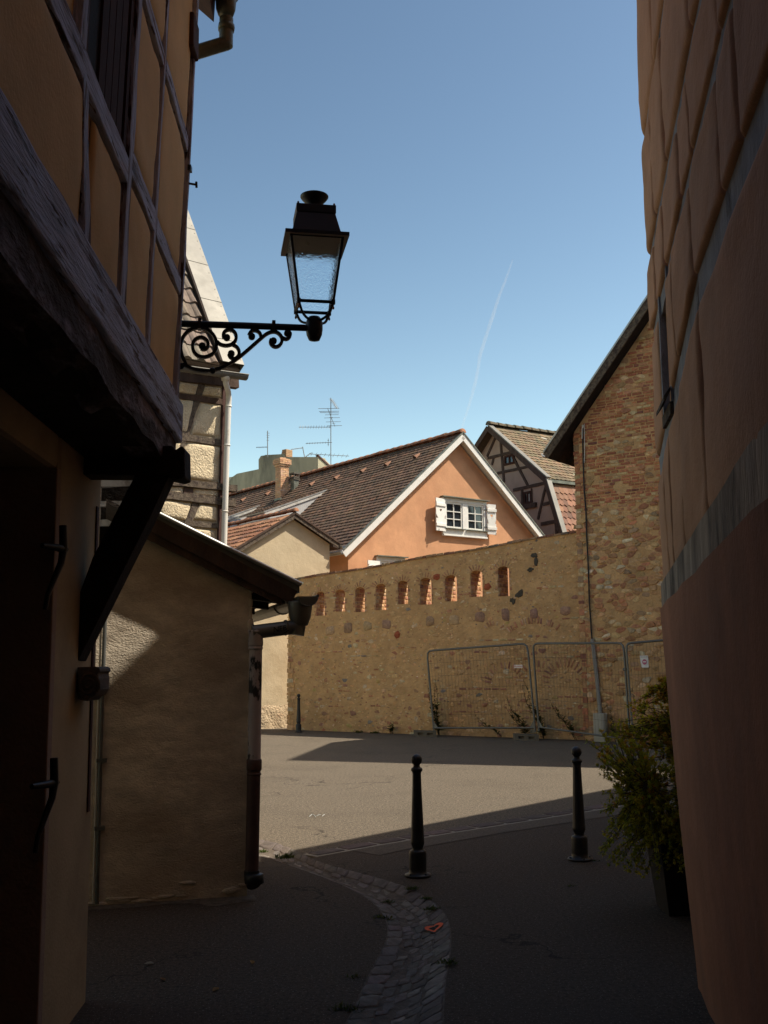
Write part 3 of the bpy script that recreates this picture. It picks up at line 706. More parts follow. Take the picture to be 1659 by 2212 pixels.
# ================================================================== BARN OF BRICK AND RUBBLE
BA = Frame((4.14, 22.2), (.8, -.6), (-.6, -.8)); BK = 1.177; BAP = 6.0; BV0 = 6.64
barn = thing('brick_barn', 'tall barn gable of mixed brick and rubble with a wide dark eave', 'barn', BA.P(3, 0, -2))
def ba_roof(u): return BV0+BK*(u if u < BAP else 2*BAP-u)
BW = .07; mb = MB()
mb.prism([BA.P(u, v, BW) for (u, v) in [(0, -.1), (2*BAP, -.1), (2*BAP, BV0-.15), (BAP, ba_roof(BAP)-.15), (0, BV0-.15)]], -BA.n*11)
FB = Frame(BA.P(0, 0, BW), (BA.t.x, BA.t.y), (BA.n.x, BA.n.y))
v = 0.02
brk = [(5, (.44, .19, .10)), (3, (.36, .145, .085)), (2, (.50, .27, .15)), (2, (.54, .40, .22)), (.8, (.28, .12, .09))]
rub = [(4, (.52, .34, .175)), (4, (.46, .28, .145)), (1.5, (.60, .46, .28)), (3, (.44, .22, .125)), (1.2, (.36, .25, .155)), (1, (.47, .22, .12)), (.7, (.64, .54, .38))]
def brick_zone(u, v): return v > 4.75+.35*noise.noise(V((u*1.3, 3, 1)))+.25*noise.noise(V((u*4, v*2, 9)))
while v < 13.5:
    h = R.uniform(.05, .075); u = -R.uniform(0, .15); ph = R.uniform(0, 9)
    while u < 7.0:
        L = R.uniform(.10, .24); a, b_ = max(u, -.02), u+L-R.uniform(.006, .016); hh = h-R.uniform(.007, .014); vv = v+.012*noise.noise(V((u*1.1, ph, 0)))
        top = ba_roof((a+b_)/2)-.2
        if b_-a > .03 and v+hh < top and brick_zone((a+b_)/2, v) and noise.noise(V((u*2.2, v*3.2, 4))) < .30:
            mb.stone(FB, [(x+R.uniform(-.004, .004), y+R.uniform(-.004, .004)) for x, y in block_poly(R, a, b_, vv, vv+hh, .12, .13)], R.uniform(.004, .02), pick(R, brk, .22), 1, R.uniform(.86, .95), -.012, False)
        u += L
    v += h
for (u, v, q) in rubble(.02, 7.0, .05, 13.2, .175, .10, R, .44):
    if v > ba_roof(u)-.25: continue
    if brick_zone(u, v) and noise.noise(V((u*2.2, v*3.2, 4))) < .24: continue
    if R.random() < (.30 if v < 3.4 else .10): continue
    q = roughen(R, q, 1.0 if v > 3.4 else R.choice((1.0, .97, .9)), R.uniform(.002, .012), .13)
    if q: mb.stone(FB, q, R.choice((R.uniform(.001, .012), R.uniform(.004, .03))), pick(R, rub, .25), 1, R.uniform(.78, .95), -.012, R.random() < .3)
# ragged toothing of the corner
v = .1
while v < BV0-.3:
    h = R.uniform(.06, .16); k = R.uniform(.0, .035)
    mb.box(BA.P(-k, v, BW+.012), BA.t*(k+.1), -BA.n*.5, V((0, 0, h-.015)), 1, pick(R, brk+rub)); v += h
mb.build('wall', [M['mortar'], M['stone']], barn)
mb = MB(); OV = .45; rt = .075
for (sgn) in (1, -1):
    def q(u): return u if sgn > 0 else 2*BAP-u
    a, b = -.5, BAP
    pts = [BA.P(q(a), BV0+BK*a+0.0, OV), BA.P(q(b), BV0+BK*b, OV), BA.P(q(b), BV0+BK*b-rt*1.54, OV), BA.P(q(a), BV0+BK*a-rt*1.54, OV)]
    mb.prism(pts, -BA.n*(11+OV))
mb.build('roof', M['timber_black'], barn)
mb = MB()
mb.bar(BA, (-.49, BV0+BK*-.49-.10), (BAP, BV0+BK*BAP-.10), .15, OV+.002, OV+.035, 14, .006)
mb.bar(BA, (BAP, BV0+BK*BAP-.10), (2*BAP+.49, BV0+BK*-.49-.10), .15, OV+.002, OV+.035, 10, .006)
mb.build('barge_board', M['timber_weathered'], barn)
mb = MB(); mb.bar(BA, (-.53, BV0+BK*-.5), (BAP, BV0+BK*BAP+.03), .035, -1, OV+.06); mb.bar(BA, (BAP, BV0+BK*BAP+.03), (2*BAP+.5, BV0-BK*.5), .035, -1, OV+.06)
mb.build('verge_flashing', M['zinc'], barn)
mb = MB()
for w in (-.5, -1.3, -2.1): mb.bar(BA, (-.44, BV0+BK*-.44-.16), (.5, BV0+BK*.5-.16), .12, w-.12, w)
mb.build('rafter', M['timber_black'], barn)
mb = MB(); P0 = BA.P(-.52, BV0-BK*.5-.02, OV+.02); gutter(mb, P0, P0-BA.n*9, .075, -BA.t); mb.build('gutter', M['zinc'], barn)
# cable conduit and junction box on the corner
cd = thing('cable_conduit', 'thin black cable and grey conduit running down the barn corner', 'conduit', BA.P(.2, 0, .1))
def bpt(x, y, w=.11): return BA.P(*BA.px(x, y, w), w)
mb = MB(); mb.tube([bpt(*q) for q in [(1259, 925), (1259, 960), (1260, 1010), (1262, 1060), (1266, 1110), (1267, 1150), (1271, 1230), (1273, 1300), (1279, 1385)]], .016, 6); mb.build('cable', M['cable'], cd)
mb = MB(); mb.tube([bpt(1259, 918), bpt(1258, 930), bpt(1258, 948)], .02, 6); mb.tube([bpt(1262, 915, .09), bpt(1263, 970), bpt(1262, 1000)], .008, 5); mb.build('cable_sleeve', M['pipe_white'], cd)
mb = MB(); mb.tube([bpt(1279, 1380), bpt(1288, 1455), bpt(1297, 1545)], .042, 8); mb.build('grey_conduit', M['pvc_grey'], cd)
q0 = BA.px(1286, 1600, .2); q1 = BA.px(1307, 1541, .2)
jb = thing('junction_box', 'grey electrical box standing at the foot of the barn wall', 'electrical box', BA.P((q0[0]+q1[0])/2, 0, .2))
mb = MB(); mb.fbox(BA, q0[0], q1[0], 0, q1[1], .10, .27); mb.build('casing', M['grey_box'], jb, .008)
mb = MB(); mb.fbox(BA, q0[0]+.02, q1[0]-.02, .06, q1[1]-.03, .27, .282); mb.build('door', M['grey_box'], jb, .004)

# ================================================================== ORANGE HOUSE
OH = Frame((-1.021, 29.5), (.8, .6), (.6, -.8))
A_U, A_V, E_U, E_V = 4.15, 8.62, -.30, 4.72; KS = (A_V-E_V)/(A_U-E_U); HS = A_U-E_U; LEN = 17.0
orange = thing('orange_house', 'orange plastered gable house with white barge boards and brown tiled roof', 'house', OH.P(4, 0, -3))
mb = MB(); g = .16
mb.prism([OH.P(u, v, 0) for (u, v) in [(0, -.1), (2*A_U, -.1), (2*A_U, E_V-g+KS*.3), (A_U, A_V-g*1.35), (0, E_V-g+KS*.3)]], -OH.n*LEN)
mb.build('wall', M['orange_plaster'], orange)
ca = math.cos(math.atan(KS)); sa = math.sin(math.atan(KS)); SL = HS/ca
up_l = OH.t*ca+V((0, 0, sa)); nr_l = -OH.t*sa+V((0, 0, ca))
up_r = -OH.t*ca+V((0, 0, sa)); nr_r = OH.t*sa+V((0, 0, ca))
OE = OH.P(E_U, E_V, .24); OER = OH.P(2*A_U-E_U, E_V, .24)
mb = MB()
mb.prism([OE, OE+up_l*SL, OE+up_l*SL-V((0, 0, .13)), OE-V((0, 0, .10))], -OH.n*(LEN+.24)); mb.prism([OER, OER+up_r*SL, OER+up_r*SL-V((0, 0, .13)), OER-V((0, 0, .10))], -OH.n*(LEN+.24))
mb.build('soffit', M['white_wood'], orange)
tpal = [(6, (.118, .074, .050)), (4, (.138, .083, .054)), (1.0, (.18, .10, .062)), (1.5, (.098, .064, .046))]
def ocol(r, a, b):
    c = pick(r, tpal, .2); k = .5+.5*noise.noise(V((a*.5, b*.5, 1))); return tuple(x*(.8+.4*k) for x in c)
mb = MB(); pa, pb = .205, .178
tiles(mb, lambda a, b, h: OE-OH.n*a+up_l*b+nr_l*(h+.006), int((LEN+.3)/pa), int(SL/pb), pa, pb, R, ocol, 'flat', .03)
mb.add([OE+nr_l*.004, OE+nr_l*.004+up_l*SL, OE+nr_l*.004+up_l*SL-OH.n*(LEN+.24), OE+nr_l*.004-OH.n*(LEN+.24)], [(0, 1, 2, 3)], 0, (.09, .05, .035))
mb.add([OER+nr_r*.01, OER+nr_r*.01+up_r*SL, OER+nr_r*.01+up_r*SL-OH.n*(LEN+.24), OER+nr_r*.01-OH.n*(LEN+.24)], [(0, 1, 2, 3)], 0, (.09, .05, .035))
mb.build('roof', M['tile'], orange)
mb = MB(); RD = OH.P(A_U, A_V+.05, .26); cap_ridge(mb, RD, RD-OH.n*(LEN+.4), .12, 46); mb.build('ridge', M['ridge_tile'], orange)
mb = MB(); bw = .21
mb.bar(OH, (E_U-.03, E_V-.09), (A_U, A_V-.09), bw, .242, .275); mb.bar(OH, (A_U, A_V-.09), (2*A_U-E_U, E_V-.09), bw, .242, .275)
mb.build('barge_board', M['white_wood'], orange)
mb = MB(); mb.bar(OH, (E_U-.05, E_V+.02), (A_U+.02, A_V+.045), .035, .20, .295); mb.bar(OH, (A_U-.02, A_V+.045), (2*A_U-E_U, E_V+.02), .035, .20, .295); mb.build('verge_flashing', M['zinc_green'], orange)
mb = MB(); P0 = OH.P(E_U-.06, E_V-.02, .26); gutter(mb, P0, P0-OH.n*LEN, .075, -OH.t); mb.build('gutter', M['zinc'], orange)
def orf(x, y, h=0.0):
    """pixel -> point on the left roof slope"""
    d = ray(x, y); o = OE+nr_l*h; return EYE+d*((o-EYE).dot(nr_l)/d.dot(nr_l))
for (x, y) in [(674, 1046), (728, 1032), (785, 1017), (838, 1003), (901, 986), (579, 1067), (526, 1080)]:
    P = orf(x, y, .03); mb = MB(); n = 8; vs = []
    for (kb, r) in ((-.11, .085), (-.02, .075), (.16, .02)):
        for k in range(n+1): vs.append(P+up_l*kb-OH.n*(r*math.cos(PI*k/n))+nr_l*(r*math.sin(PI*k/n)*1.1))
    mb.add(vs, [(i*(n+1)+k, i*(n+1)+k+1, (i+1)*(n+1)+k+1, (i+1)*(n+1)+k) for i in range(2) for k in range(n)], 0, (.25, .13, .08), True)
    mb.add([P+up_l*-.09-OH.n*(.07*math.cos(PI*k/n))+nr_l*(.07*math.sin(PI*k/n)) for k in range(n+1)], [tuple(range(n+1))], 0, (.05, .03, .03))
    mb.build('vent_tile', M['tile_clean'], orange)
# brick chimney
def brick_shaft(mb, fr, u0, u1, w0, w1, v0, v1, pal, bh=.07, bl=.22):
    mb.fbox(fr, u0+.006, u1-.006, v0, v1, w0+.006, w1-.006, 0)
    sides = [(Frame(fr.P(u0, 0, w1), (fr.t.x, fr.t.y), (fr.n.x, fr.n.y)), u1-u0), (Frame(fr.P(u0, 0, w0), (fr.n.x, fr.n.y), (-fr.t.x, -fr.t.y)), w1-w0),
             (Frame(fr.P(u1, 0, w0), (fr.n.x, fr.n.y), (fr.t.x, fr.t.y)), w1-w0), (Frame(fr.P(u0, 0, w0), (fr.t.x, fr.t.y), (-fr.n.x, -fr.n.y)), u1-u0)]
    for (f2, W) in sides:
        v = v0; r = 0
        while v < v1-.01:
            u = -(bl/2 if r % 2 else 0)
            while u < W:
                a, b = max(0, u), min(W, u+bl-.012)
                if b-a > .02: mb.stone(f2, [(a, v), (b, v), (b, min(v1, v+bh-.012)), (a, min(v1, v+bh-.012))], .004, pick(R, pal), 1, .97, -.008, False)
                u += bl
            v += bh; r += 1
cpal = [(4, (.62, .37, .21)), (3, (.58, .33, .19)), (1, (.52, .27, .15)), (1, (.64, .42, .27))]
Pc = orf(606, 1080)
CHF = Frame((Pc.x, Pc.y), (.76, .65), (.65, -.76)); uL, uR = -.0, .30
dist = Pc.y
top_v = CHF.px(606, 990)[1]
ch = MB(); brick_shaft(ch, CHF, 0, .36, -.34, 0, Pc.z-.35, top_v-.28, cpal)
brick_shaft(ch, CHF, -.03, .39, -.37, .03, top_v-.28, top_v-.2, cpal); brick_shaft(ch, CHF, -.07, .43, -.41, .07, top_v-.2, top_v-.02, cpal)
chim = ch.build('chimney', [M['brick_mortar'], M['brick']], orange)
mb = MB()
mb.prism([CHF.P(u, v, .02) for u, v in ((-.05, top_v-.02), (.40, top_v-.02), (.40, top_v+.015), (.22, top_v+.02), (.2, top_v+.05), (.02, top_v+.04), (-.05, top_v+.02))], -CHF.n*.36, 0, (.52, .32, .2))
mb.build('chimney_cap', M['brick'], chim)
mb = MB(); mb.fbox(CHF, -.03, .39, Pc.z-.3, Pc.z+.08, -.36, .03)
mb.prism([CHF.P(.36, Pc.z+.02, .025), CHF.P(.44, Pc.z+.1, .025), CHF.P(.44, Pc.z+.5, -.4), CHF.P(.36, Pc.z+.42, -.4)], V((0, 0, .03)))
mb.build('lead_flashing', M['zinc_green'], chim)
Ps = orf(639, 1056); VF = Frame((Ps.x, Ps.y), (.76, .65), (.65, -.76)); vt = VF.px(639, 1021)[1]; vm = VF.px(639, 1036)[1]
mb = MB(); mb.fbox(VF, -.08, .13, Ps.z-.3, vm, -.22, 0); vent = mb.build('vent_pipe', M['zinc_green'], orange)
mb = MB(); mb.fbox(VF, -.11, .16, vm, vm+.04, -.25, .03); mb.fbox(VF, -.12, .17, vt-.05, vt, -.26, .04); mb.fbox(VF, -.10, .15, vm+.07, vm+.12, -.24, .02)
for (a, b) in ((-.1, -.24), (.12, -.24), (-.1, 0), (.12, 0)): mb.fbox(VF, a, a+.03, vm+.02, vt-.03, b, b+.02)
mb.build('vent_cap', M['concrete'], vent)
# shed dormers: triangular cheek facing us, thin roof
def dormer(tip, low, thick_px):
    Pt = orf(*tip); w = (Pt-OH.o).dot(OH.n)
    ut = (Pt-OH.P(0, 0, w)).dot(OH.t); vt_ = Pt.z; ul, vl = OH.px(low[0], low[1], w)
    def main(u): return E_V+KS*(u-E_U)
    dk = (vt_-vl)/(ut-ul); c = MB(); Wd = 1.9
    c.prism([OH.P(ut, vt_-.03, w-.02), OH.P(ul+.12, vl-.06+dk*.12, w-.02), OH.P(ul+.12, main(ul+.12)-.05, w-.02)], -OH.n*.06)
    c.prism([OH.P(ul+.12, vl-.1+dk*.12, w-.02), OH.P(ul+.2, vl-.1+dk*.12, w-.02), OH.P(ul+.2, main(ul+.1)-.1, w-.02), OH.P(ul+.12, main(ul+.12)-.1, w-.02)], -OH.n*Wd)
    d = c.build('dormer', M['cheek'], orange)
    c = MB(); c.bar(OH, (ul, vl-.07), (ut+.05, vt_-.06+dk*.05), .10, w-.018, w+.02); c.build('dormer_fascia', M['grey_white_wood'], d)
    c = MB(); c.bar(OH, (ul-.03, vl), (ut+.15, vt_+dk*.15), .035, w-Wd, w+.035); c.build('dormer_roof', M['zinc'], d)
    c = MB(); dl = math.hypot(1, dk); o = OH.P(ul, vl+.02, w-.06); uu = (OH.t+V((0, 0, dk))).normalized(); nn = (V((0, 0, 1))-OH.t*dk).normalized()
    tiles(c, lambda a, b, h: o-OH.n*a+uu*b+nn*h, 8, max(2, int((ut-ul)*dl/.178)), .205, .178, R, ocol, 'flat', .03); c.build('dormer_tiles', M['tile'], d)
dormer((708, 1058), (572, 1106), 8); dormer((564, 1091), (488, 1119), 8)
# windows
def window(u0, u1, v0, v1, parent, name='window', shut=None, low=False):
    d = .07
    f = MB(); f.fbox(OH, u0, u0+.13, v0+.17, v1-.13, -.02, d); f.fbox(OH, u1-.13, u1, v0+.17, v1-.13, -.02, d); um = (u0+u1)/2
    f.fbox(OH, um-.10, um+.10, v0+.17, v1-.13, -.02, d-.005); f.fbox(OH, u0, u1, v1-.13, v1, -.02, d); f.fbox(OH, u0, u1, v0, v0+.17, -.02, d-.01)
    wn = f.build(name, M['white_wood'], parent, .006)
    s = MB(); s.fbox(OH, u0-.05, u1+.05, v1, v1+.03, 0, .17); s.build('hood_flashing', M['zinc_green'], wn)
    for (a, b) in ((u0+.02, um-.03), (um+.03, u1-.02)): s = MB(); s.fbox(OH, a, b, v0+.17, v0+.19, 0, .14); s.build('sill_flashing', M['zinc_green'], wn)
    s = MB(); s.fbox(OH, u0+.01, u1-.01, v0-.05, v0, -.02, .10); s.build('sill', M['white_wood'], wn, .006)
    for (a, b) in ((u0+.13, um-.10), (um+.10, u1-.13)):
        p = MB(); c = MB()
        p.fbox(OH, a, b, v0+.19, v1-.13, .006, .012)
        c.fbox(OH, a, a+.05, v0+.19, v1-.13, .013, .045); c.fbox(OH, b-.05, b, v0+.19, v1-.13, .013, .045)
        c.fbox(OH, a+.05, b-.05, v0+.19, v0+.25, .013, .045); c.fbox(OH, a+.05, b-.05, v1-.19, v1-.13, .013, .045)
        m_ = (a+b)/2; c.fbox(OH, m_-.016, m_+.016, v0+.25, v1-.19, .013, .04)
        H = v1-.19-(v0+.25)
        for k in (1, 2): c.fbox(OH, a+.05, b-.05, v0+.25+H*k/3-.014, v0+.25+H*k/3+.014, .0135, .041)
        p.build('pane', M['pane'], wn); c.build('casement', M['window_white'], wn, .004)
def shutter(u, v0, v1, wd, side, ang, parent):
    """plank shutter hinged at u, opening outwards to side (-1 left, 1 right) by ang off the wall"""
    d = OH.t*(side*math.cos(ang))+OH.n*math.sin(ang); nn = OH.n*math.cos(ang)-OH.t*(side*math.sin(ang))
    o = OH.P(u, 0, .09); s = MB()
    def q(a, v, w): return o+d*a+V((0, 0, v))+nn*w
    hv = v1-.36; hr = .045
    n = 4
    hole = []
    for k in range(24):
        t = 2*PI*k/24; hole.append((wd*.5+.0035*16*math.sin(t)**3*.9, hv+.0038*(13*math.cos(t)-5*math.cos(2*t)-2*math.cos(3*t)-math.cos(4*t))))
    out = []
    for (a, b) in hole:
        x, y = a-wd*.5, b-hv; k = min((wd*.5)/abs(x) if abs(x) > 1e-6 else 1e9, (.25)/abs(y) if abs(y) > 1e-6 else 1e9); out.append((wd*.5+x*k, hv+y*k))
    for w in (0, .03):
        vs = [q(a, b, w) for a, b in hole]+[q(a, b, w) for a, b in out]
        s.add(vs, [(k, (k+1) % 24, 24+(k+1) % 24, 24+k) for k in range(24)])
    s.add([q(a, b, w) for a, b in hole for w in (0, .03)], [(2*k, 2*k+1, (2*k+3) % 48, (2*k+2) % 48) for k in range(24)])
    s.box(q(0, v0, 0), d*wd, nn*.03, V((0, 0, hv-.25-v0))); s.box(q(0, hv+.25, 0), d*wd, nn*.03, V((0, 0, v1-hv-.25)))
    for c in (0, wd): s.add([q(c, hv-.25, 0), q(c, hv+.25, 0), q(c, hv+.25, .03), q(c, hv-.25, .03)], [(0, 1, 2, 3)])
    sh = s.build('shutter', M['white_wood'], parent)
    for v in (v0+.14, v1-.24): b = MB(); b.box(q(-.01, v, .031), d*(wd+.02), nn*.028, V((0, 0, .09))); b.build('batten', M['white_wood'], sh, .004)
    b = MB(); b.tube([q(wd*.85, v0-.01, .03), q(wd*.85, v0-.02, .07), q(wd*.85, v0+.05, .075)], .011, 6); b.build('catch', M['galv'], sh)
    for v in (v0+.2, v1-.2): b = MB(); b.box(q(-.1, v, -.02), d*.16, nn*.02, V((0, 0, .04))); b.build('hinge', M['galv'], sh)
w_u0, w_u1 = OH.px(953, 1090)[0], OH.px(1048, 1090)[0]; w_v0 = 5.47; w_v1 = 6.60
window(w_u0, w_u1, w_v0, w_v1, orange)
shutter(w_u0+.06, w_v0+.07, w_v1-.07, .43, -1, .17, orange); shutter(w_u1-.02, w_v0+.10, w_v1-.08, .33, 1, .12, orange)
l0, l1 = OH.px(812, 1210)[0], OH.px(872, 1210)[0]; lv = OH.px(840, 1204)[1]
window(l0, l1, lv-1.13, lv, orange)
shutter(l0+.05, lv-1.06, lv-.14, .5, -1, .2, orange)

# ================================================================== BEIGE GABLE HOUSE
BH = Frame((-2.756, 27.334), (.79, .61), (.61, -.79))
beige = thing('beige_house', 'small beige plastered gable house with a red tiled roof behind the wall end', 'house', BH.P(0, 0, -2))
ap = (.40, 5.55); kl, kr = .60, .50; ul, ur = -2.3, 1.61
mb = MB(); mb.prism([BH.P(u, v, 0) for (u, v) in [(ul, .55), (ur, .55), (ur, ap[1]-kr*(ur-ap[0])-.12), (ap[0], ap[1]-.12), (ul, ap[1]-kl*(ap[0]-ul)-.12)]], -BH.n*9)
mb.build('wall', M['beige_plaster'], beige)
mb = MB(); n = 14; rows = 6; vs = []
for j in range(rows+1):
    for i in range(n*4+1):
        u = ul+(ur-ul)*i/(n*4); v = -.1+.75*j/rows+(.07*noise.noise(V((u*3, 1, 0))) if j == rows else 0)
        vs.append(BH.P(u, v, .012+.045*noise.noise(V((u*4, v*5, 3)))+.03*(1-j/rows)+(-.03 if j == rows else 0)))
mb.add(vs, [(j*(n*4+1)+i, j*(n*4+1)+i+1, (j+1)*(n*4+1)+i+1, (j+1)*(n*4+1)+i) for j in range(rows) for i in range(n*4)], 0, None, True)
mb.fbox(BH, ul, ur, -.1, .56, -.5, -.005)
mb.build('crumbling_base', M['beige_crumble'], beige)
al = math.atan(kl); upb = BH.t*math.cos(al)+V((0, 0, math.sin(al))); nrb = -BH.t*math.sin(al)+V((0, 0, math.cos(al)))
ar_ = math.atan(kr); upr = -BH.t*math.cos(ar_)+V((0, 0, math.sin(ar_))); nrr = BH.t*math.sin(ar_)+V((0, 0, math.cos(ar_)))
BSL = (ap[0]+2.6)/math.cos(al); BE = BH.P(-2.6, ap[1]-kl*(ap[0]+2.6), .15); BER = BH.P(1.86, ap[1]-kr*(1.86-ap[0]), .15); BSR = (1.86-ap[0])/math.cos(ar_)
bpal = [(5, (.26, .125, .07)), (3, (.21, .10, .058)), (2, (.32, .16, .09)), (1, (.16, .09, .06))]
mb = MB(); tiles(mb, lambda a, b, h: BE-BH.n*a+upb*b+nrb*(h+.03), 40, int(BSL/.30), .22, .30, R, lambda r, a, b: pick(r, bpal), 'interlock', .035)
mb.prism([BE, BE+upb*BSL, BER+upr*BSR, BER, BER-V((0, 0, .03)), BH.P(ap[0], ap[1]-.04, .15), BE-V((0, 0, .03))], -BH.n*9, 0, (.2, .1, .06))
mb.build('roof', M['tile_clean'], beige)
mb = MB(); P0 = BH.P(ap[0], ap[1]+.08, .2); cap_ridge(mb, P0, P0-BH.n*9, .085, 30); mb.build('ridge', M['ridge_tile'], beige)
mb = MB(); mb.bar(BH, (-2.6, ap[1]-kl*(ap[0]+2.6)-.07), (ap[0], ap[1]-.07), .12, .12, .155, 12, .006); mb.bar(BH, (ap[0], ap[1]-.07), (1.86, ap[1]-kr*(1.86-ap[0])-.07), .11, .12, .155, 8, .006)
mb.build('barge_board', M['timber_weathered'], beige)
mb = MB(); mb.bar(BH, (-2.6, ap[1]-kl*(ap[0]+2.6)+.01), (ap[0]+.02, ap[1]+.02), .05, .08, .18); mb.bar(BH, (ap[0]-.02, ap[1]+.02), (1.88, ap[1]-kr*(1.86-ap[0])+.01), .05, .08, .18); mb.build('verge_trim', M['timber_dark'], beige)
mb = MB(); P0 = BH.P(1.9, ap[1]-kr*1.46-.05, .26); gutter(mb, P0, P0-BH.n*8, .07, BH.t); mb.build('gutter', M['zinc'], beige)
mb = MB(); mb.prism([BH.P(1.62, ap[1]-kr*1.22-.05, .15), BH.P(1.86, ap[1]-kr*1.46-.03, .15), BH.P(1.86, ap[1]-kr*1.46-.14, .15), BH.P(1.62, ap[1]-kr*1.22-.2, .15)], -BH.n*8); mb.build('eave_board', M['timber_dark'], beige)

# ================================================================== CREAM HALF-TIMBERED HOUSE
CH = Frame((-2.425, 16.0), (.78, .626), (.626, -.78))
cream = thing('cream_timbered_house', 'sunlit cream half timbered house with steep roof and pale drainpipe at its corner', 'house', CH.P(-3, 0, -2))
def cpx(x, y, w=0): return CH.px(x, y, w)
mb = MB(); mb.prism([CH.P(-6, -.1, 0), CH.P(.02, -.1, 0), CH.P(.02, 6.05, 0), CH.P(-6, 6.05, 0)], -CH.n*6)
mb.build('wall', M['beige_plaster'], cream)
CE = CH.P(*cpx(518, 799, .3), .3); cez = CE.z; ceu = (CE-CH.P(0, 0, .3)).dot(CH.t)
pit = math.radians(59); upc = -CH.n*math.cos(pit)+V((0, 0, math.sin(pit))); nrc = CH.n*math.sin(pit)+V((0, 0, math.cos(pit)))
mb = MB(); mb.prism([CH.P(.02, 6.04, 0), CH.P(.02, 6.04, -6), CH.P(.02, 6.04+3*math.tan(pit), -3)], -CH.t*6); mb.build('attic_wall', M['beige_plaster'], cream)
def wood_bar(x0, y0, x1, y1, wpx, mat='timber_weathered', nm='timber_rail', w1=.035, jit=.012, ext=0.0):
    m = MB(); a = cpx(x0, y0); b = cpx(x1, y1); m.bar(CH, a, b, wpx*16.6/FPX, -.05, w1, 10, jit, 0, ext); m.build(nm, M[mat], cream)
wood_bar(350, 806, 512, 828, 24, 'timber_dark', 'wall_plate', .06)
wood_bar(350, 850, 478, 869, 12, 'timber_dark'); wood_bar(340, 938, 476, 957, 13)
wood_bar(330, 1038, 508, 1056, 14, nm='timber_sill', w1=.07); wood_bar(330, 1066, 506, 1087, 16, nm='timber_sill', w1=.06)
wood_bar(400, 1130, 470, 1137, 11)
wood_bar(487, 815, 474, 1200, 15, 'timber_red', 'timber_post', .032)
wood_bar(438, 822, 381, 990, 14, nm='timber_brace', w1=.03); wood_bar(424, 1084, 396, 1150, 15, nm='timber_brace', w1=.03)
wood_bar(406, 1046, 405, 1072, 20, 'timber_dark', 'timber_stud', .03)
for (q, bl) in [([(384, 824), (430, 830), (421, 854), (384, 848)], 0), ([(442, 833), (478, 838), (478, 860), (434, 854)], 0), ([(384, 862), (418, 867), (402, 935), (374, 932)], 0),
            ([(434, 870), (477, 876), (475, 945), (410, 936)], 0), ([(372, 950), (390, 953), (378, 1000), (366, 1030)], 0), ([(407, 956), (474, 966), (471, 1042), (372, 1030)], 0),
            ([(352, 1050), (395, 1052), (394, 1066), (345, 1062)], 0), ([(418, 1054), (470, 1060), (470, 1073), (417, 1068)], 0), ([(340, 1080), (415, 1086), (400, 1124), (345, 1115)], 0), ([(430, 1090), (468, 1095), (467, 1126), (414, 1122)], 0),
            ([(400, 1140), (466, 1147), (465, 1185), (390, 1170)], 0)]:
    m = MB(); p = [cpx(*k) for k in q]; m.pillow(CH, [p[3], p[2], p[1], p[0]], .004, .035, 12, 0, 8, R.uniform(0, 50), .012, .03); m.build('plaster_panel', M['cream_plaster'], cream)
mb = MB(); cw = int(6/.26); crow = int(6.2/.33)
cp = [(4, (.20, .16, .125)), (3, (.17, .135, .105)), (1, (.24, .19, .15))]
CE0 = CE-CH.t*.38
tiles(mb, lambda a, b, h: CE0-CH.t*(a+.0)+upc*b+nrc*(h+.02), cw, crow, .235, .33, R, lambda r, a, b: pick(r, cp, .1), 'wave', .035)
mb.prism([CE, CE+upc*6.3, CE+upc*6.3-nrc*.08, CE-nrc*.08], -CH.t*6.2, 0, (.15, .12, .1))
mb.build('roof', M['tile_clean'], cream)
mb = MB(); L = 6.4
mb.box(CE-CH.t*.36+nrc*.105, CH.t*.38, upc*L, nrc*.012); mb.box(CE+CH.t*.012+nrc*.11, CH.t*.012, upc*L, -nrc*.25)
for k in range(7): mb.box(CE-CH.t*.36+nrc*.118+upc*(.9*k+.5), CH.t*.38, upc*.014, nrc*.006)
for k in range(30): mb.lathe([(.008, 0), (.008, .004), (.003, .006)], CE-CH.t*.02+nrc*.117+upc*(.2*k+.1), 6, 0, axis=nrc)
mb.build('verge_flashing', M['zinc_pale'], cream)
mb = MB(); mb.box(CE-CH.t*.40+nrc*.05, CH.t*.04, upc*L, nrc*.07); mb.build('verge_seam', M['timber_black'], cream)
ga = CH.P(*cpx(350, 787, .38), .38); gb = CH.P(*cpx(532, 812, .38), .38)
mb = MB(); gutter(mb, ga-(gb-ga).normalized()*2, gb, .075, CH.n)
for k in (.35, .68): p = ga.lerp(gb, k); mb.tube([p+CH.n*(.08*math.cos(a))+V((0, 0, .082*math.sin(a))) for a in [PI+PI*i/8 for i in range(9)]], .007, 5)
mb.build('gutter', M['zinc_pale'], cream)
def dp(x, y, w=.12): return CH.P(*cpx(x, y, w), w)
mb = MB(); mb.tube([dp(487, 812, .36), dp(488, 828, .34), dp(493, 846, .2), dp(494, 862, .12), dp(493, 880), dp(489, 1000), dp(486, 1100), dp(482, 1240)], .046, 10)
mb.lathe([(.06, -.03), (.075, .05), (.075, .06)], dp(487, 818, .36), 12)
for (x, y) in ((493.5, 878), (490.5, 962), (486, 1105)): p = dp(x, y); mb.lathe([(.05, -.012), (.053, 0), (.05, .012)], p, 12)
mb.build('drainpipe', M['pipe_white'], cream)

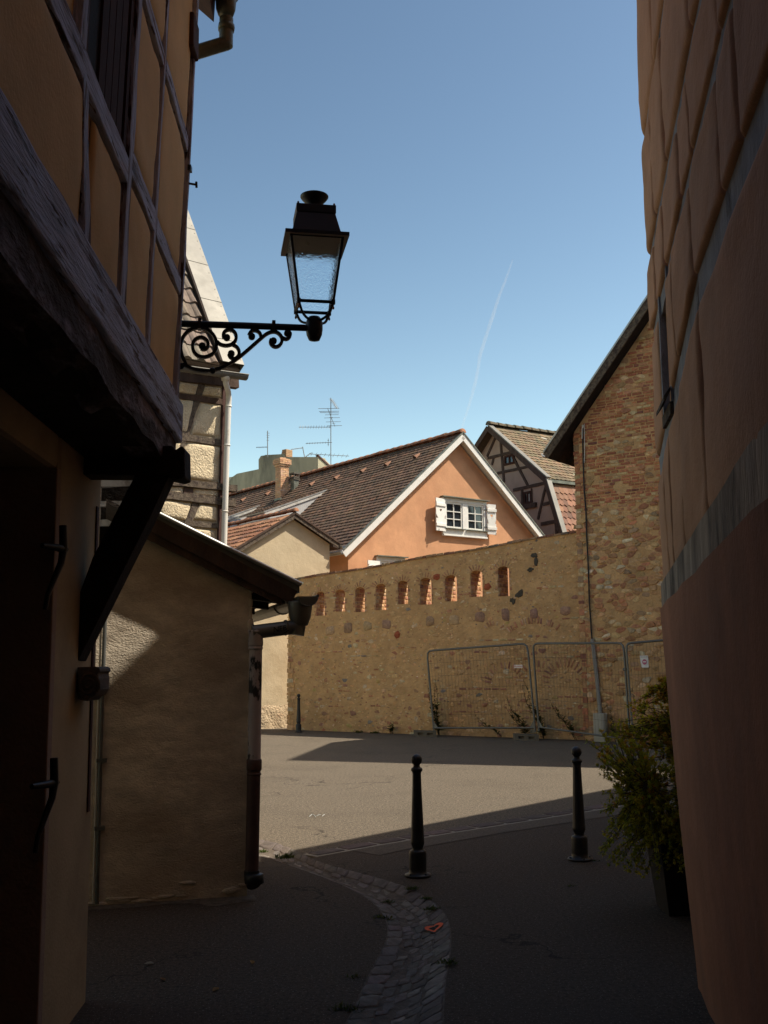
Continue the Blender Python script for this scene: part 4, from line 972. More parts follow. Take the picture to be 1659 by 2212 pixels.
# ================================================================== GAMBREL HOUSE
GB = Frame((4.105, 38.0), (.54, -.84), (-.84, -.54))
gam = thing('gambrel_house', 'mauve half timbered gambrel house in shade behind the orange gable', 'house', GB.P(0, 0, -3))
gA = (.06, 10.22); gK = (3.13, 7.78); gE = (3.86, 5.75); s = lambda p: (2*gA[0]-p[0], p[1])
mb = MB(); mb.prism([GB.P(u, v, 0) for (u, v) in [(s(gE)[0]+.15, -.1), (gE[0]-.15, -.1), (gE[0]-.15, gE[1]-.1), (gK[0]-.1, gK[1]-.12), (gA[0], gA[1]-.15), (s(gK)[0]+.1, gK[1]-.12), (s(gE)[0]+.15, gE[1]-.1)]], -GB.n*12)
mb.build('wall', M['mauve_plaster'], gam)
z6 = lambda x, y: (1026+x*.1497, 907+y*.1497)
def gbar(x0, y0, x1, y1, wz, nm, w1=.04):
    m = MB(); m.bar(GB, GB.px(*z6(x0, y0)), GB.px(*z6(x1, y1)), wz*.1497*39/FPX/.95, -.03, w1, 8, .012); m.build(nm, M['timber_dark'], gam)
for (a, b, c, d, w, nm) in [(365, 190, 425, 900, 36, 'timber_post'), (190, 555, 640, 440, 36, 'timber_rail'), (330, 770, 870, 655, 34, 'timber_rail'), (530, 490, 770, 950, 34, 'timber_brace'), (330, 190, 180, 530, 34, 'timber_brace'),
                       (275, 550, 250, 650, 30, 'timber_stud'), (560, 1015, 1110, 890, 40, 'timber_rail'), (685, 1010, 690, 1230, 38, 'timber_post'), (1030, 940, 915, 1440, 34, 'timber_brace'), (1125, 930, 1190, 1680, 40, 'timber_post'),
                       (990, 1220, 1130, 1185, 40, 'timber_rail'), (960, 1505, 1250, 1450, 44, 'timber_rail'), (820, 990, 830, 1230, 22, 'timber_stud')]: gbar(a, b, c, d, w, nm)
for (x0, y0, x1, y1, fr_) in [(430, 505, 575, 665, 'brown_paint'), (712, 1025, 822, 1228, 'brown_paint')]:
    a = GB.px(*z6(x0, y0+20)); b = GB.px(*z6(x1, y0-15)); c = GB.px(*z6(x0, y1))
    m = MB(); u0, u1, v0, v1 = a[0], b[0], c[1], a[1]; t = .07
    m.fbox(GB, u0, u0+t, v0, v1, 0, .05); m.fbox(GB, u1-t, u1, v0, v1, 0, .05); m.fbox(GB, u0+t, u1-t, v1-t, v1, 0, .05); m.fbox(GB, u0+t, u1-t, v0, v0+t, 0, .05); m.fbox(GB, (u0+u1)/2-.025, (u0+u1)/2+.025, v0+t, v1-t, 0, .045)
    wd = m.build('window', M['brown_paint'], gam); m = MB(); m.fbox(GB, u0+t, u1-t, v0+t, v1-t, .005, .012); m.build('pane', M['pane'], wd)
    if y0 > 900: m = MB(); m.fbox(GB, (u0+u1)/2+.03, u1-t-.03, v0+t+.02, v1-t-.03, .013, .018); m.build('curtain', M['curtain'], wd); m = MB(); m.fbox(GB, u0-.25, u1+.25, v0-.16, v0, 0, .09); m.build('sill', M['timber_dark'], wd)
gpal = [(5, (.17, .125, .075)), (3, (.20, .135, .08)), (2, (.14, .115, .07)), (.25, (.36, .36, .28))]
gpal2 = [(5, (.27, .135, .085)), (3, (.23, .115, .075)), (2, (.19, .105, .07))]
def slope(p, q, rows_p, ov=.35): # p = lower, q = upper (u,v)
    o = GB.P(p[0], p[1], ov); d = (GB.P(q[0], q[1], ov)-o); L = d.length; d.normalize(); n = GB.n.cross(d); n = n if n.z > 0 else -n
    return o, d, n, L
mb = MB()
for (p, q, pal, pa, pb, right) in [((gK[0]+.05, gK[1]-.02), gA, gpal, .2, .21, 1), ((gE[0], gE[1]), (gK[0], gK[1]-.2), gpal2, .2, .24, 1), ((s(gK)[0], gK[1]-.02), gA, gpal, 0, .42, 0), (s(gE), (s(gK)[0], gK[1]-.2), gpal2, 0, .42, 0)]:
    o, d, n, L = slope(p, q, pb)
    if pa: tiles(mb, lambda a, b, h: o-GB.n*a+d*b+n*(h+.01), int(12/pa), int(L/pb), pa, pb, R, lambda r, a, b: pick(r, pal, .22), 'beaver', .035)
    mb.prism([o, o+d*L, o+d*L-n*.1, o-n*.1], -GB.n*12.3, 0, (.12, .09, .06))
mb.build('roof', M['tile_clean'], gam)
mb = MB(); P0 = GB.P(gA[0], gA[1]+.06, .35); cap_ridge(mb, P0, P0-GB.n*12, .13, 30); mb.build('ridge', M['ridge_mossy'], gam)
mb = MB()
for (p, q) in [(gA, (gK[0]+.05, gK[1])), ((gK[0], gK[1]), gE), (gA, s((gK[0]+.05, gK[1]))), (s((gK[0], gK[1])), s(gE))]: mb.bar(GB, (p[0], p[1]-.09), (q[0], q[1]-.09), .2, .352, .385, 6, .006)
mb.build('barge_board', M['timber_dark'], gam)
mb = MB()
for (p, q) in [(gA, (gK[0]+.05, gK[1])), ((gK[0]+.05, gK[1]-.04), (gE[0]+.03, gE[1]))]: mb.bar(GB, (p[0]+.01, p[1]+.045), (q[0]+.04, q[1]+.03), .04, .2, .40)
mb.build('verge_flashing', M['zinc_pale'], gam)
mb = MB(); o = GB.P(gK[0]+.03, gK[1]-.14, .36); mb.box(o, GB.t*.08, -GB.n*12, V((0, 0, .1))); mb.build('kink_flashing', M['zinc_green'], gam)

# ================================================================== GREY PARAPET BUILDING
GR = Frame((-2.851, 45.0), (.75, -.66), (-.66, -.75))
grey = thing('grey_house', 'grey weathered rendered party wall rising behind the orange house ridge', 'house', GR.P(-2, 0, -2))
mb = MB(); q = [(-7.5, -.1), (0, -.1), (0, 10.54), (-1.6, 10.76), (-2.1, 10.82), (-2.15, 10.98), (-2.42, 11.0), (-3.2, 11.08), (-3.7, 11.1), (-3.86, 10.95), (-3.85, 10.5), (-5.36, 10.48), (-5.7, 10.36), (-6.3, 9.9), (-7.5, 9.5)]
mb.prism([GR.P(u, v, 0) for u, v in q], -GR.n*.45); mb.build('party_wall', M['grey_plaster'], grey)
mb = MB(); mb.prism([GR.P(-.003, -.1, -.45), GR.P(-.003, 10.5, -.45), GR.P(-.003, 10.5, -.46), GR.P(-.003, 8.3, -4.0), GR.P(-.003, -.1, -4.0)], -GR.t*7); mb.build('gable_wall', M['pale_plaster'], grey)
mb = MB(); mb.prism([GR.P(.04, 10.56, .02), GR.P(.04, 10.64, .02), GR.P(.04, 8.5, -4.2), GR.P(.04, 8.4, -4.2)], -GR.t*.15); mb.build('verge_board', M['timber_red'], grey)
cs = MB()
for k in range(5):
    cs.fbox(GR, -2.4+.02*k, -2.05, 10.85+.07*k, 10.91+.07*k, -.42, -.03, 0, pick(R, [(1, (.4, .25, .15)), (1, (.3, .2, .13))]))
cs.build('chimney_stack', M['brick'], grey)
# ================================================================== LEFT HALF-TIMBERED HOUSE
LU = Frame((-1.19, 5.37), (.05, -.999), (.999, .05), (.03, 0, 1)); LW = Frame((-1.462, 5.385), (.05, -.999), (.999, .05))
left = thing('left_timbered_house', 'ochre half timbered house in deep shade with peeling lavender beams and jettied upper storey', 'house', (-3, 2, 0))
mb = MB(); mb.fbox(LW, 0, .86, -.1, 2.62, -.45, 0)
mb.fbox(LW, .86, 2.3, 2.45, 2.62, -.45, 0); mb.fbox(LW, 2.3, 15, -.1, 2.62, -.45, 0); mb.fbox(LW, .02, 14.98, -.1, 2.6, -7, -.45)
mb.build('lower_wall', M['low_plaster'], left, .03)
mb = MB(); mb.fbox(LW, .86, .93, -.1, 2.45, -.3, .012); mb.build('door_frame', M['mauve_plaster'], left, .006)
mb = MB(); mb.fbox(LW, .93, 2.3, 0, 2.45, -.34, -.28)
for k in range(6): mb.fbox(LW, .95+.225*k, .95+.225*k+.21, .02, 2.42, -.28, -.262)
door = mb.build('door', M['timber_black'], left)
mb = MB(); mb.fbox(LW, 1.0, 2.25, .3, .42, -.262, -.245); mb.fbox(LW, 1.0, 2.25, 1.7, 1.82, -.262, -.245); mb.build('door_rail', M['brown_paint'], door)
for (x, y) in ((128, 1183), (108, 1694)):
    u, v = LW.px(x, y, .05); u -= .05; m = MB(); m.tube([LW.P(u+.13, v, .0), LW.P(u+.06, v, .04), LW.P(u-.02, v, .055)], [.012, .016, .018], 6)
    m.tube([LW.P(u, v+.10, .05), LW.P(u, v, .055), LW.P(u+.01, v-.06, .05), LW.P(u+.06, v-.15, .03), LW.P(u+.09, v-.2, .02), LW.P(u+.10, v-.26, .015)], [.017, .018, .015, .012, .011, .010], 6)
    m.build('shutter_hook', M['iron'], left)
mb = MB(); mb.fbox(LW, .09, .13, .9, 2.4, .001, .008); mb.build('paint_strip', M['timber_red'], left)
# jetty
mb = MB(); mb.box(LW.P(-.02, 2.60, -.5), LW.t*15, LW.n*.82, V((0, 0, .06))); mb.build('jetty_soffit', M['timber_black'], left)
mb = MB(); mb.bar(LU, (-.01, 2.685), (15, 2.685), .17, -.12, .03, 64, .026); mb.build('jetty_beam', M['timber_rough'], left)
mb = MB(); mb.bar(LU, (-.03, 2.855), (15, 2.855), .21, -.1, .055, 60, .011); mb.build('sill_beam', M['timber_lavender'], left, .012)
mb = MB(); mb.fbox(LU, 0, 15, 2.74, 5.9, -.3, -.01); mb.fbox(LU, .02, 15, 2.74, 5.9, -7, -.3); mb.build('upper_wall', M['ochre_plaster'], left)
def lbar(a, b, wd, nm, mat='timber_lavender', w1=.022, seg=14):
    m = MB(); m.bar(LU, a, b, wd, -.02, w1, seg, .008); m.build(nm, M[mat], left, .004)
def lu(x, y): return LU.px(x, y)
pA0, pA1 = lu(176, 528)[0], lu(162, 300)[0]; pB = lu(262, 480)[0]; pC0, pC1 = lu(314, 690)[0], lu(349, 122)[0]; pK = lu(390, 500)[0]
r1 = lu(200, 215)[1]; r2 = lu(322, 470)[1]; r3 = lu(352, 150)[1]
LP_ = 'timber_lavender_post'; lbar((pA0, 2.95), (pA1, r1), .075, 'timber_post', LP_); lbar((pB-.02, 2.95), (pB+.02, 5.8), .085, 'timber_post', LP_)
lbar((pC0, 2.95), (pC1, 5.8), .045, 'timber_post', LP_); lbar((pK, 2.95), (pK-.01, 5.8), .05, 'timber_post', LP_, w1=.03)
lbar((pB+.03, r1), (4.5, r1+.01), .105, 'timber_rail'); lbar((pC0-.02, r2), (pB-.03, r2+.01), .095, 'timber_rail'); lbar((pK+.02, r2-.01), (pC0-.04, r2), .085, 'timber_rail')
lbar((pK+.02, r3), (pC1-.03, r3), .08, 'timber_rail'); lbar((pC1+.03, r3), (pB-.03, r3), .08, 'timber_rail')
wl = lu(178, 30)[0]; lbar((wl+.04, r1+.05), (wl+.04, 5.8), .07, 'timber_post', LP_)
cpos = .03
for (a, b, v0, v1) in [(pA0+.04, pA0+1.9, 2.965, r1-.055), (pB+.05, pA0-.04, 2.965, r1-.055), (pC0+.03, pB-.05, 2.965, r2-.05), (pC0+.02, pB-.05, r2+.055, r3-.045), (pC1+.03, pB-.05, r3+.045, 5.7),
                       (pK+.03, pC0-.025, 2.965, r2-.05), (pK+.03, pC0-.03, r2+.05, r3-.045), (pK+.03, pC1-.03, r3+.045, 5.7), (-.03, pK-.03, 2.98, 4.2), (-.03, pK-.03, 4.22, 5.6), (wl+.09, wl+2, r1+.06, 5.7)]:
    m = MB(); m.pillow(LU, [(a, v0), (b, v0), (b, v1), (a, v1)], -.006, .022, 18, 0, 18, R.uniform(0, 60), .005, .012); m.build('plaster_panel', M['ochre_plaster'], left)
mb = MB(); mb.fbox(LU, pB+.045, wl, r1+.055, 5.7, -.009, -.003); win = mb.build('window', M['dark_inside'], left)
mb = MB(); mb.fbox(LU, pB+.05, pB+.10, r1+.06, 5.7, -.002, .012); mb.fbox(LU, wl-.05, wl, r1+.06, 5.7, -.002, .012)
for k in range(4): mb.fbox(LU, pB+.12+.1*k, pB+.21+.1*k, r1+.06, 5.7, -.002, .006)
mb.build('shutter', M['brown_paint'], win)
# cantilever beam, carved brace, stone console
BY = 4.97
def bp_(x, y, Y=BY): return at_depth(x, y, Y)
mb = MB(); q = [(120, 960), (330, 962), (372, 962), (378, 972), (392, 962), (398, 968), (399, 1030), (385, 1034), (350, 1026), (140, 1024)]
mb.prism([bp_(*k) for k in q], V((0, .17, 0))); mb.build('cantilever_beam', M['timber_black'], left, .008)
mb = MB(); mb.prism([bp_(*k, BY+.015) for k in [(292, 1026), (364, 1030), (330, 1105), (262, 1240), (168, 1428), (166, 1428), (169, 1290), (200, 1205)]], V((0, .14, 0)))
br = mb.build('carved_brace', M['timber_black'], left, .006)
mb = MB(); pa_ = bp_(229, 1238, BY+.013); pb_ = bp_(308, 1085, BY+.013); tx = (pb_-pa_).normalized(); ty = V((0, -1, 0)).cross(tx).normalized()
if ty.x > 0: ty = -ty
text_mb(mb, 'VERONIQUE', pa_, tx, ty, .072, .003); mb.build('carved_lettering', M['black_paint'], br)
mb = MB(); q = [(167, 1441), (209, 1440), (215, 1444), (216, 1450), (211, 1455), (213, 1466), (212, 1490), (205, 1503), (196, 1507), (188, 1515), (178, 1513), (168, 1510)]
mb.prism([bp_(*k, BY-.02) for k in q], V((0, .2, 0)))
sp = []
for k in range(40):
    a = -.6+k*.33; r = .052*(1-k/46); c = bp_(191, 1480, BY-.022); sp.append(c+V((r*math.cos(a), 0, r*1.15*math.sin(a))))
mb.tube(sp, .008, 6); mb.build('stone_console', M['sandstone'], left, .006)
# eave, gutter and drain elbow at the top
mb = MB(); y0 = 5.72
mb.prism([at_depth(*k, y0) for k in [(410, -4), (416, 8), (462, 48), (470, -70), (405, -70)]], V((.5, -10, 0))); mb.build('soffit_board', M['timber_red'], left)
mb = MB(); e = at_depth(470, -30, y0+.05); mb.prism([e, e+V((-4, 0, 4.6)), e+V((-4, 0, 4.75)), e+V((0, 0, .15))], V((.5, -14, 0))); mb.build('roof', M['ridge_tile'], left)
mb = MB(); g0 = at_depth(491, -8, y0+.03); gutter(mb, g0, g0+V((.5, -10, 0)), .068, V((1, .05, 0))); 
mb.tube([g0+V((.02, -.35, .0)), g0+V((.02, -.35, -.05))], .05, 10)
a0 = at_depth(488, 2, y0-.02)
mb.lathe([(.06, .12), (.062, .06), (.058, .0), (.045, -.04)], a0+V((0, 0, -.05)), 14)
mb.tube([at_depth(489, 40, y0-.02), at_depth(488, 100, y0-.02)], .041, 12); mb.tube([at_depth(490, 93, y0-.02), at_depth(424, 113, y0-.06), at_depth(404, 120, y0-.1)], .041, 12)
mb.lathe([(.047, -.02), (.05, 0), (.047, .02)], at_depth(489, 60, y0-.02), 12)
mb.build('rain_gutter', M['zinc_green'], left)
mb = MB(); q = at_depth(396, 135, 5.36); mb.box(q, V((.085, 0, 0)), V((0, -.16, 0)), V((0, 0, .20))); mb.box(q+V((-.02, .02, .2)), V((.045, 0, 0)), V((0, -.1, 0)), V((0, 0, .5))); mb.build('beam_end', M['timber_red'], left, .01)
mb = MB(); mb.tube([at_depth(400, 395, 5.33), at_depth(424, 399, 5.33)], .006, 6); mb.tube([at_depth(424, 393, 5.33), at_depth(424.5, 405, 5.33)], .007, 6); mb.box(at_depth(408, 374, 5.35), V((.018, 0, 0)), V((0, -.04, 0)), V((0, 0, .03))); mb.build('iron_pin', M['iron'], left)

# ================================================================== PLASTER SHED
SH = Frame((-1.995, 7.392), (.966, .258), (.258, -.966))
shed = thing('plaster_shed', 'low grey brown plaster shed with dark sloping eave, mostly in shadow', 'shed', SH.P(.5, 0, -1))
SL0 = SH.px(330, 1150)[1]; SLR = SH.px(545, 1290)[1]; su1 = 1.068
k = (SH.px(640, 1262, .085)[1]-SH.px(340, 1112, .085)[1])/(SH.px(640, 1262, .085)[0]-SH.px(340, 1112, .085)[0]); vb = SH.px(340, 1112, .085); 
def sroof(u): return vb[1]+k*(u-vb[0])
SOV = .085
n = 26; vs = []
mb = MB(); mb.prism([SH.P(u, v, 0) for u, v in [(-2.5, -.1), (su1-.02, -.1), (su1-.012, .5), (su1+.004, 1.0), (su1-.006, 1.5), (su1, 1.95), (su1-.01, 2.2), (su1-.01, sroof(su1)-.12), (.18, sroof(.18)-.12), (.18, 2.28), (-2.5, 2.2)]], -SH.n*3.2)
# broken plaster at the foot and along the corner
for kk in range(4):
    u = R.uniform(.6, 1.03); mb.stone(SH, stone_poly(R, u, .02+R.random()*.13, R.uniform(.03, .09), R.uniform(.012, .03), 6, .4), R.uniform(.004, .014), (.2, .17, .14), 0, .6)
for kk in range(12):
    u = R.uniform(0, .6); mb.stone(SH, stone_poly(R, u, .01+R.random()*.03, R.uniform(.03, .08), R.uniform(.008, .018), 6, .4), R.uniform(.004, .01), (.2, .17, .14), 0, .6)
for kk in range(26):
    v = .1+kk*.085; mb.stone(SH, stone_poly(R, su1-.012, v, R.uniform(.012, .022), R.uniform(.03, .06), 7, .3), R.uniform(.003, .008), (.2, .17, .14), 0, .6)
mb.build('wall', M['shed_plaster'], shed)
ke = 1/math.sqrt(1+k*k); sd = (SH.t+V((0, 0, k))).normalized(); sn = (V((0, 0, 1))-SH.t*k).normalized()
u0_, u1_ = .22, 1.40
mb = MB(); mb.prism([SH.P(u0_, sroof(u0_), SOV), SH.P(u1_, sroof(u1_), SOV), SH.P(u1_, sroof(u1_)-.05, SOV), SH.P(u0_, sroof(u0_)-.05, SOV)], -SH.n*3.6); mb.build('roof', M['zinc_dark'], shed)
mb = MB(); mb.bar(SH, (u0_, sroof(u0_)-.085), (u1_-.04, sroof(u1_)-.085+.0), .10, SOV-.03, SOV+.004, 14, .004); mb.bar(SH, (u0_, sroof(u0_)-.165), (u1_-.12, sroof(u1_-.12)-.165), .07, SOV-.05, SOV-.02, 12, .004); mb.build('fascia_board', M['timber_dark'], shed)
mb = MB(); mb.bar(SH, (.25, sroof(.25)+.012), (u1_+.01, sroof(u1_+.01)+.012), .022, SOV-.02, SOV+.03); mb.tube([SH.P(u0_, sroof(u0_)+.01, SOV+.02), SH.P(u1_+.01, sroof(u1_)+.01, SOV+.02)], .016, 8); mb.build('verge_roll', M['zinc'], shed)
mb = MB(); mb.prism([SH.P(.02, sroof(.02)-.06, SOV-.04), SH.P(u1_-.06, sroof(u1_-.06)-.06, SOV-.04), SH.P(u1_-.06, sroof(u1_-.06)-.09, SOV-.04), SH.P(.02, sroof(.02)-.09, SOV-.04)], -SH.n*3.2)
for w in (-.02, -.8, -1.6): mb.prism([SH.P(su1-.1, sroof(su1-.1)-.09, w), SH.P(u1_-.09, sroof(u1_-.09)-.09, w), SH.P(u1_-.09, sroof(u1_-.09)-.17, w), SH.P(su1-.1, sroof(su1)-.24, w)], -SH.n*.09)
mb.build('rafter', M['timber_black'], shed)
# gutter, hopper end and offset downpipe at the corner
def sp_(x, y, w=.1): return SH.P(*SH.px(x, y, w), w)
gA_ = sp_(660, 1290, .12); mb = MB(); gutter(mb, gA_+SH.n*.10, gA_-SH.n*3, .072, SH.t, 0, 10)
for w in (-.35, -1.0): p = gA_+SH.n*w; mb.tube([p+SH.t*(.075*math.cos(a))+V((0, 0, .077*math.sin(a))) for a in [PI+PI*i/10 for i in range(11)]], .006, 5)
vs = [gA_+SH.n*.101+SH.t*(.072*math.cos(PI+PI*i/10))+V((0, 0, .072*math.sin(PI+PI*i/10))) for i in range(11)]
mb.prism(vs, SH.n*.004)
mb.tube([gA_+SH.n*.107+SH.t*(.07*math.cos(PI+PI*i/10))+V((0, 0, .07*math.sin(PI+PI*i/10))) for i in range(11)], .004, 5)
mb.build('gutter', M['zinc_dark'], shed)
W_ = .10
c = sp_(648, 1335, W_); mb = MB(); mb.lathe([(.088, .165), (.09, .155), (.088, .12), (.078, .05), (.06, .0), (.055, -.01)], c-V((0, 0, .045)), 18)
mb.lathe([(.06, -.012), (.065, 0), (.06, .012)], sp_(647, 1340, W_), 16)
mb.tube([sp_(647, 1335, W_), sp_(641, 1372, W_)], .054, 14, smooth=True)
e1 = sp_(640, 1362, W_)
mb.tube([sp_(640.5, 1356, W_), sp_(638, 1362, W_)], .054, 14)
mb.tube([sp_(655, 1352, W_), sp_(600, 1359, W_), sp_(545, 1366, W_)], .052, 14); mb.lathe([(.054, -.012), (.058, 0), (.054, .012)], sp_(617, 1356, W_), 14, axis=SH.t)
hop = mb.build('drain_elbow', M['zinc_dark'], shed)
mb = MB(); pa_ = sp_(590, 1366, W_+.053); pb_ = sp_(622, 1361, W_+.053); tx = (pb_-pa_).normalized(); text_mb(mb, 'NEB', pa_, tx, V((0, 0, 1)), .055, .002); mb.tube([sp_(590, 1369, W_+.052), sp_(607, 1372, W_+.052), sp_(624, 1361, W_+.05)], .003, 5); mb.build('scribbled_tag', M['black_paint'], hop)
mb = MB(); mb.tube([sp_(553, 1372, W_), sp_(551, 1500, W_), sp_(549, 1648, W_)], .046, 14); mb.lathe([(.05, -.05), (.054, -.03), (.05, .05), (.056, .06), (.05, .07)], sp_(552.5, 1382, W_), 14)
mb.lathe([(.047, -.012), (.052, -.01), (.052, .01), (.047, .012)], sp_(552, 1400, W_), 14); mb.box(sp_(540, 1404, W_-.04), SH.t*.07, SH.n*.01, V((0, 0, .02)))
pipe = mb.build('downpipe', M['pipe_paper'], shed)
mb = MB(); mb.tube([sp_(549, 1644, W_), sp_(546, 1780, W_), sp_(544, 1885, W_)], .047, 14); mb.lathe([(.05, -.04), (.054, -.03), (.054, .03), (.05, .04)], sp_(549, 1652, W_), 14); mb.lathe([(.05, -.008), (.052, 0), (.05, .008)], sp_(548.5, 1672, W_), 14); mb.build('lower_pipe', M['pipe_rust'], shed)
mb = MB(); mb.tube([sp_(544, 1880, W_), sp_(544, 1898, W_), sp_(549, 1910, W_+.04)], .054, 12); mb.lathe([(.066, -.03), (.066, .03), (.05, .035)], sp_(549, 1898, W_+.02), 12); mb.build('pipe_shoe', M['iron'], shed)
# grime gathered along the shed foot
mb = MB(); prev = None
for i in range(25):
    u = -.1+1.2*i/24; w = .05+.14*(.5+.5*noise.noise(V((u*3.1, 2, 5))))+(.08 if u > .7 else 0); a, b = SH.P(u, .004, -.02), SH.P(u, .003, w)
    if prev: mb.add([prev[0], prev[1], b, a], [(0, 1, 2, 3)])
    prev = (a, b)
tag(mb.build('ground_grime', M['gutter_dirt']), kind='structure')
mb = MB(); prev = None
for i in range(60):
    u = -.1+8.6*i/59; w = .07+.22*(.5+.5*noise.noise(V((u*1.7, 4, 5)))); a, b = SW.P(u, .004, -.02), SW.P(u, .003, w)
    if prev: mb.add([prev[0], prev[1], b, a], [(3, 2, 1, 0)])
    prev = (a, b)
tag(mb.build('wall_foot_grime', M['gutter_dirt']), kind='structure')
# conduit on the shed's left edge
cnd = thing('wall_conduit', 'thin pale pipe clipped up the left edge of the plaster shed', 'pipe', SH.P(.02, 0, .03))
mb = MB(); mb.tube([SH.P(.035, .02, .03), SH.P(.03, 1.2, .03), SH.P(.04, 2.5, .03)], .014, 8)
for v in (.5, .95, 1.45, 2.03): mb.fbox(SH, .005, .075, v, v+.025, .002, .046)
mb.build('pipe', M['galv'], cnd)
mb = MB(); mb.tube([SH.P(.012, .02, .02), SH.P(.006, 1.2, .025), SH.P(.012, 2.4, .02)], .007, 6); mb.build('cable', M['pipe_white'], cnd)
# slatted screen in the gap behind the left house
sc = thing('slatted_screen', 'dark slatted timber screen in the gap above the shed behind the carved brace', 'screen', (-1.8, 8.2, 0))
YS = 8.2; xl, xr = at_depth(190, 1080, YS).x, at_depth(322, 1080, YS).x
mb = MB(); mb.box((xl-1.5, YS+.1, 0), (xr-xl+1.5, 0, 0), (0, .08, 0), (0, 0, 3.6)); mb.build('backing', M['timber_black'], sc)
mb = MB(); mb.box((xl-.02, YS-.03, 0), (.1, 0, 0), (0, .12, 0), (0, 0, 3.55)); mb.build('post', M['timber_black'], sc)
for (ya, yb) in ((1018, 1030), (1037, 1052), (1084, 1095), (1124, 1137)):
    m = MB(); za, zb = at_depth(250, ya, YS).z, at_depth(250, yb, YS).z
    f = Frame((xl, YS+.03), (1, 0), (0, -1)); m.bar(f, (0.05, (za+zb)/2), (xr-xl, (za+zb)/2+.01), za-zb, 0, .06, 8, .01); m.build('slat', M['timber_blue'], sc)

# ================================================================== RIGHT HOUSE (alley corner)
RW = Frame((1.09, 3.0), (.148, .989), (-.989, .148))
right = thing('right_corner_house', 'salmon plastered corner house in shade with bulging panels over recessed grey timbers', 'house', (4, 0, 0))
CU = 2.62; cor = RW.P(CU, 0, 0); fd = V((.652, .758, 0)).normalized(); fn = V((-fd.y, fd.x, 0))
def foot(z0, z1, ins=0.0):
    a = RW.P(CU, z0, -ins); b = RW.P(-14, z0, -ins); return [a, b, b+V((7, 0, 0)), a+fd*SPAN]
SPAN = 1.8
mb = MB(); mb.prism(foot(2.0, 0, .035), V((0, 0, 8.6)))
mb.build('upper_wall', M['salmon_plaster'], right)
# ground floor with a slight batter and rounded corner
mb = MB(); prof = [(0, -.07), (.12, -.065), (.4, -.045), (.8, -.02), (1.3, .005), (1.8, .02), (2.04, .03)]; ring = []
def gfpath(w):
    pts = [RW.P(-14, 0, w), RW.P(0, 0, w)]
    for kk in range(9): pts.append(RW.P(.3*kk+.05, 0, w+.012*noise.noise(V((kk*.9, 1, 2)))))
    c0 = RW.P(CU-.10, 0, w-.10); an0 = math.atan2(RW.n.y, RW.n.x); an1 = math.atan2(fn.y, fn.x)
    if an0 < an1: an0 += 2*PI
    for kk in range(7): a = an0+(an1-an0)*kk/6; pts.append(c0+V((math.cos(a), math.sin(a), 0))*.10)
    pts.append(cor+fd*SPAN+fn*(w)); return pts
rows = []
for (z, w) in prof:
    top = z > 1.5
    rows.append([V((p.x, p.y, z)) for p in gfpath(w)])
for i, p in enumerate(rows[-1]):
    u = (p-RW.o).dot(RW.t); p.z = 2.03-.062*max(0, min(CU, u)); rows[-2][i].z = p.z-.22
m_ = len(rows[0]); mb.add([p for r in rows for p in r], [(j*m_+i, (j+1)*m_+i, (j+1)*m_+i+1, j*m_+i+1) for j in range(len(rows)-1) for i in range(m_-1)], 0, None, True)
ctr = [V((p.x, p.y, p.z)) for p in rows[-1]]; mb.add(ctr+[p-RW.n*.2+V((.1, 0, 0)) for p in ctr], [(i, i+m_, i+1+m_, i+1) for i in range(m_-1)])
mb.build('ground_floor_wall', M['red_plaster'], right)
mb = MB(); ku = [-14, -6, -3]+[-2+.21*i for i in range(23)]; ku = [u for u in ku if u < CU-.03]+[CU-.02]
tb_ = [2.245-.092*max(0, u)+.010*noise.noise(V((u*2.3, 1, 0))) for u in ku]; bb_ = [2.034-.0625*max(0, u) for u in ku]
mb.prism([RW.P(u, v, -.06) for u, v in zip(ku, tb_)]+[RW.P(u, v, -.06) for u, v in list(zip(ku, bb_))[::-1]], RW.n*.072); mb.build('sill_beam', M['timber_band'], right)
def rpx(x, y): return RW.px(x, y)
def rail(pts, wd, w1=-.014, nm='timber_rail'):
    m = MB()
    for a, b in zip(pts, pts[1:]): m.bar(RW, a, b, wd, -.06, w1, 6, .006)
    m.build(nm, M['timber_blue'], right)
T3 = [(-3, 3.14), (-.35, 3.11), (1.0, 3.05), (CU, 2.62)]; T2 = [(-3, 3.66), (0, 3.66), (1.55, 3.50), (CU, 3.36)]; T1 = [(-3, 4.1), (.55, 4.02), (2.05, 3.85), (CU, 3.78)]; T0 = [(-3, 5.0), (1.0, 4.72), (CU, 4.5)]; T9 = [(-3, 6.2), (CU, 5.7)]
for T, w in ((T3, .15), (T2, .10), (T1, .10), (T0, .08)): rail(T, w)
def at(T, u):
    for a, b in zip(T, T[1:]):
        if a[0] <= u <= b[0]: return a[1]+(b[1]-a[1])*(u-a[0])/(b[0]-a[0])
    return T[-1][1]
Tb = [(-3, 2.24), (0, 2.235), (CU, 2.0)]
def prow(lo, hi, glo, ghi, us, bul=.05):
    for a, b in zip(us, us[1:]):
        m = MB(); g = .008; m.pillow(RW, [(a+g, at(lo, a)+glo), (b-g, at(lo, b)+glo), (b-g, at(hi, b)-ghi), (a+g, at(hi, a)-ghi)], -.016, bul*.1+.018, 22, 0, 30, R.uniform(0, 90), .006, .003); m.build('plaster_panel', M['salmon_plaster'], right)
U = [rpx(1519, 1087)[0], rpx(1482, 1146)[0]]
prow(Tb, T3, -.02, .068, [-1.6, -.5, U[0]*.9, U[1], 2.02, 2.26, CU], .055)
prow(T3, T2, .07, .045, [-1.2, 0, .34, 1.02, 1.62, 1.90], .05); prow(T3, T2, .07, .045, [2.27, CU], .045)
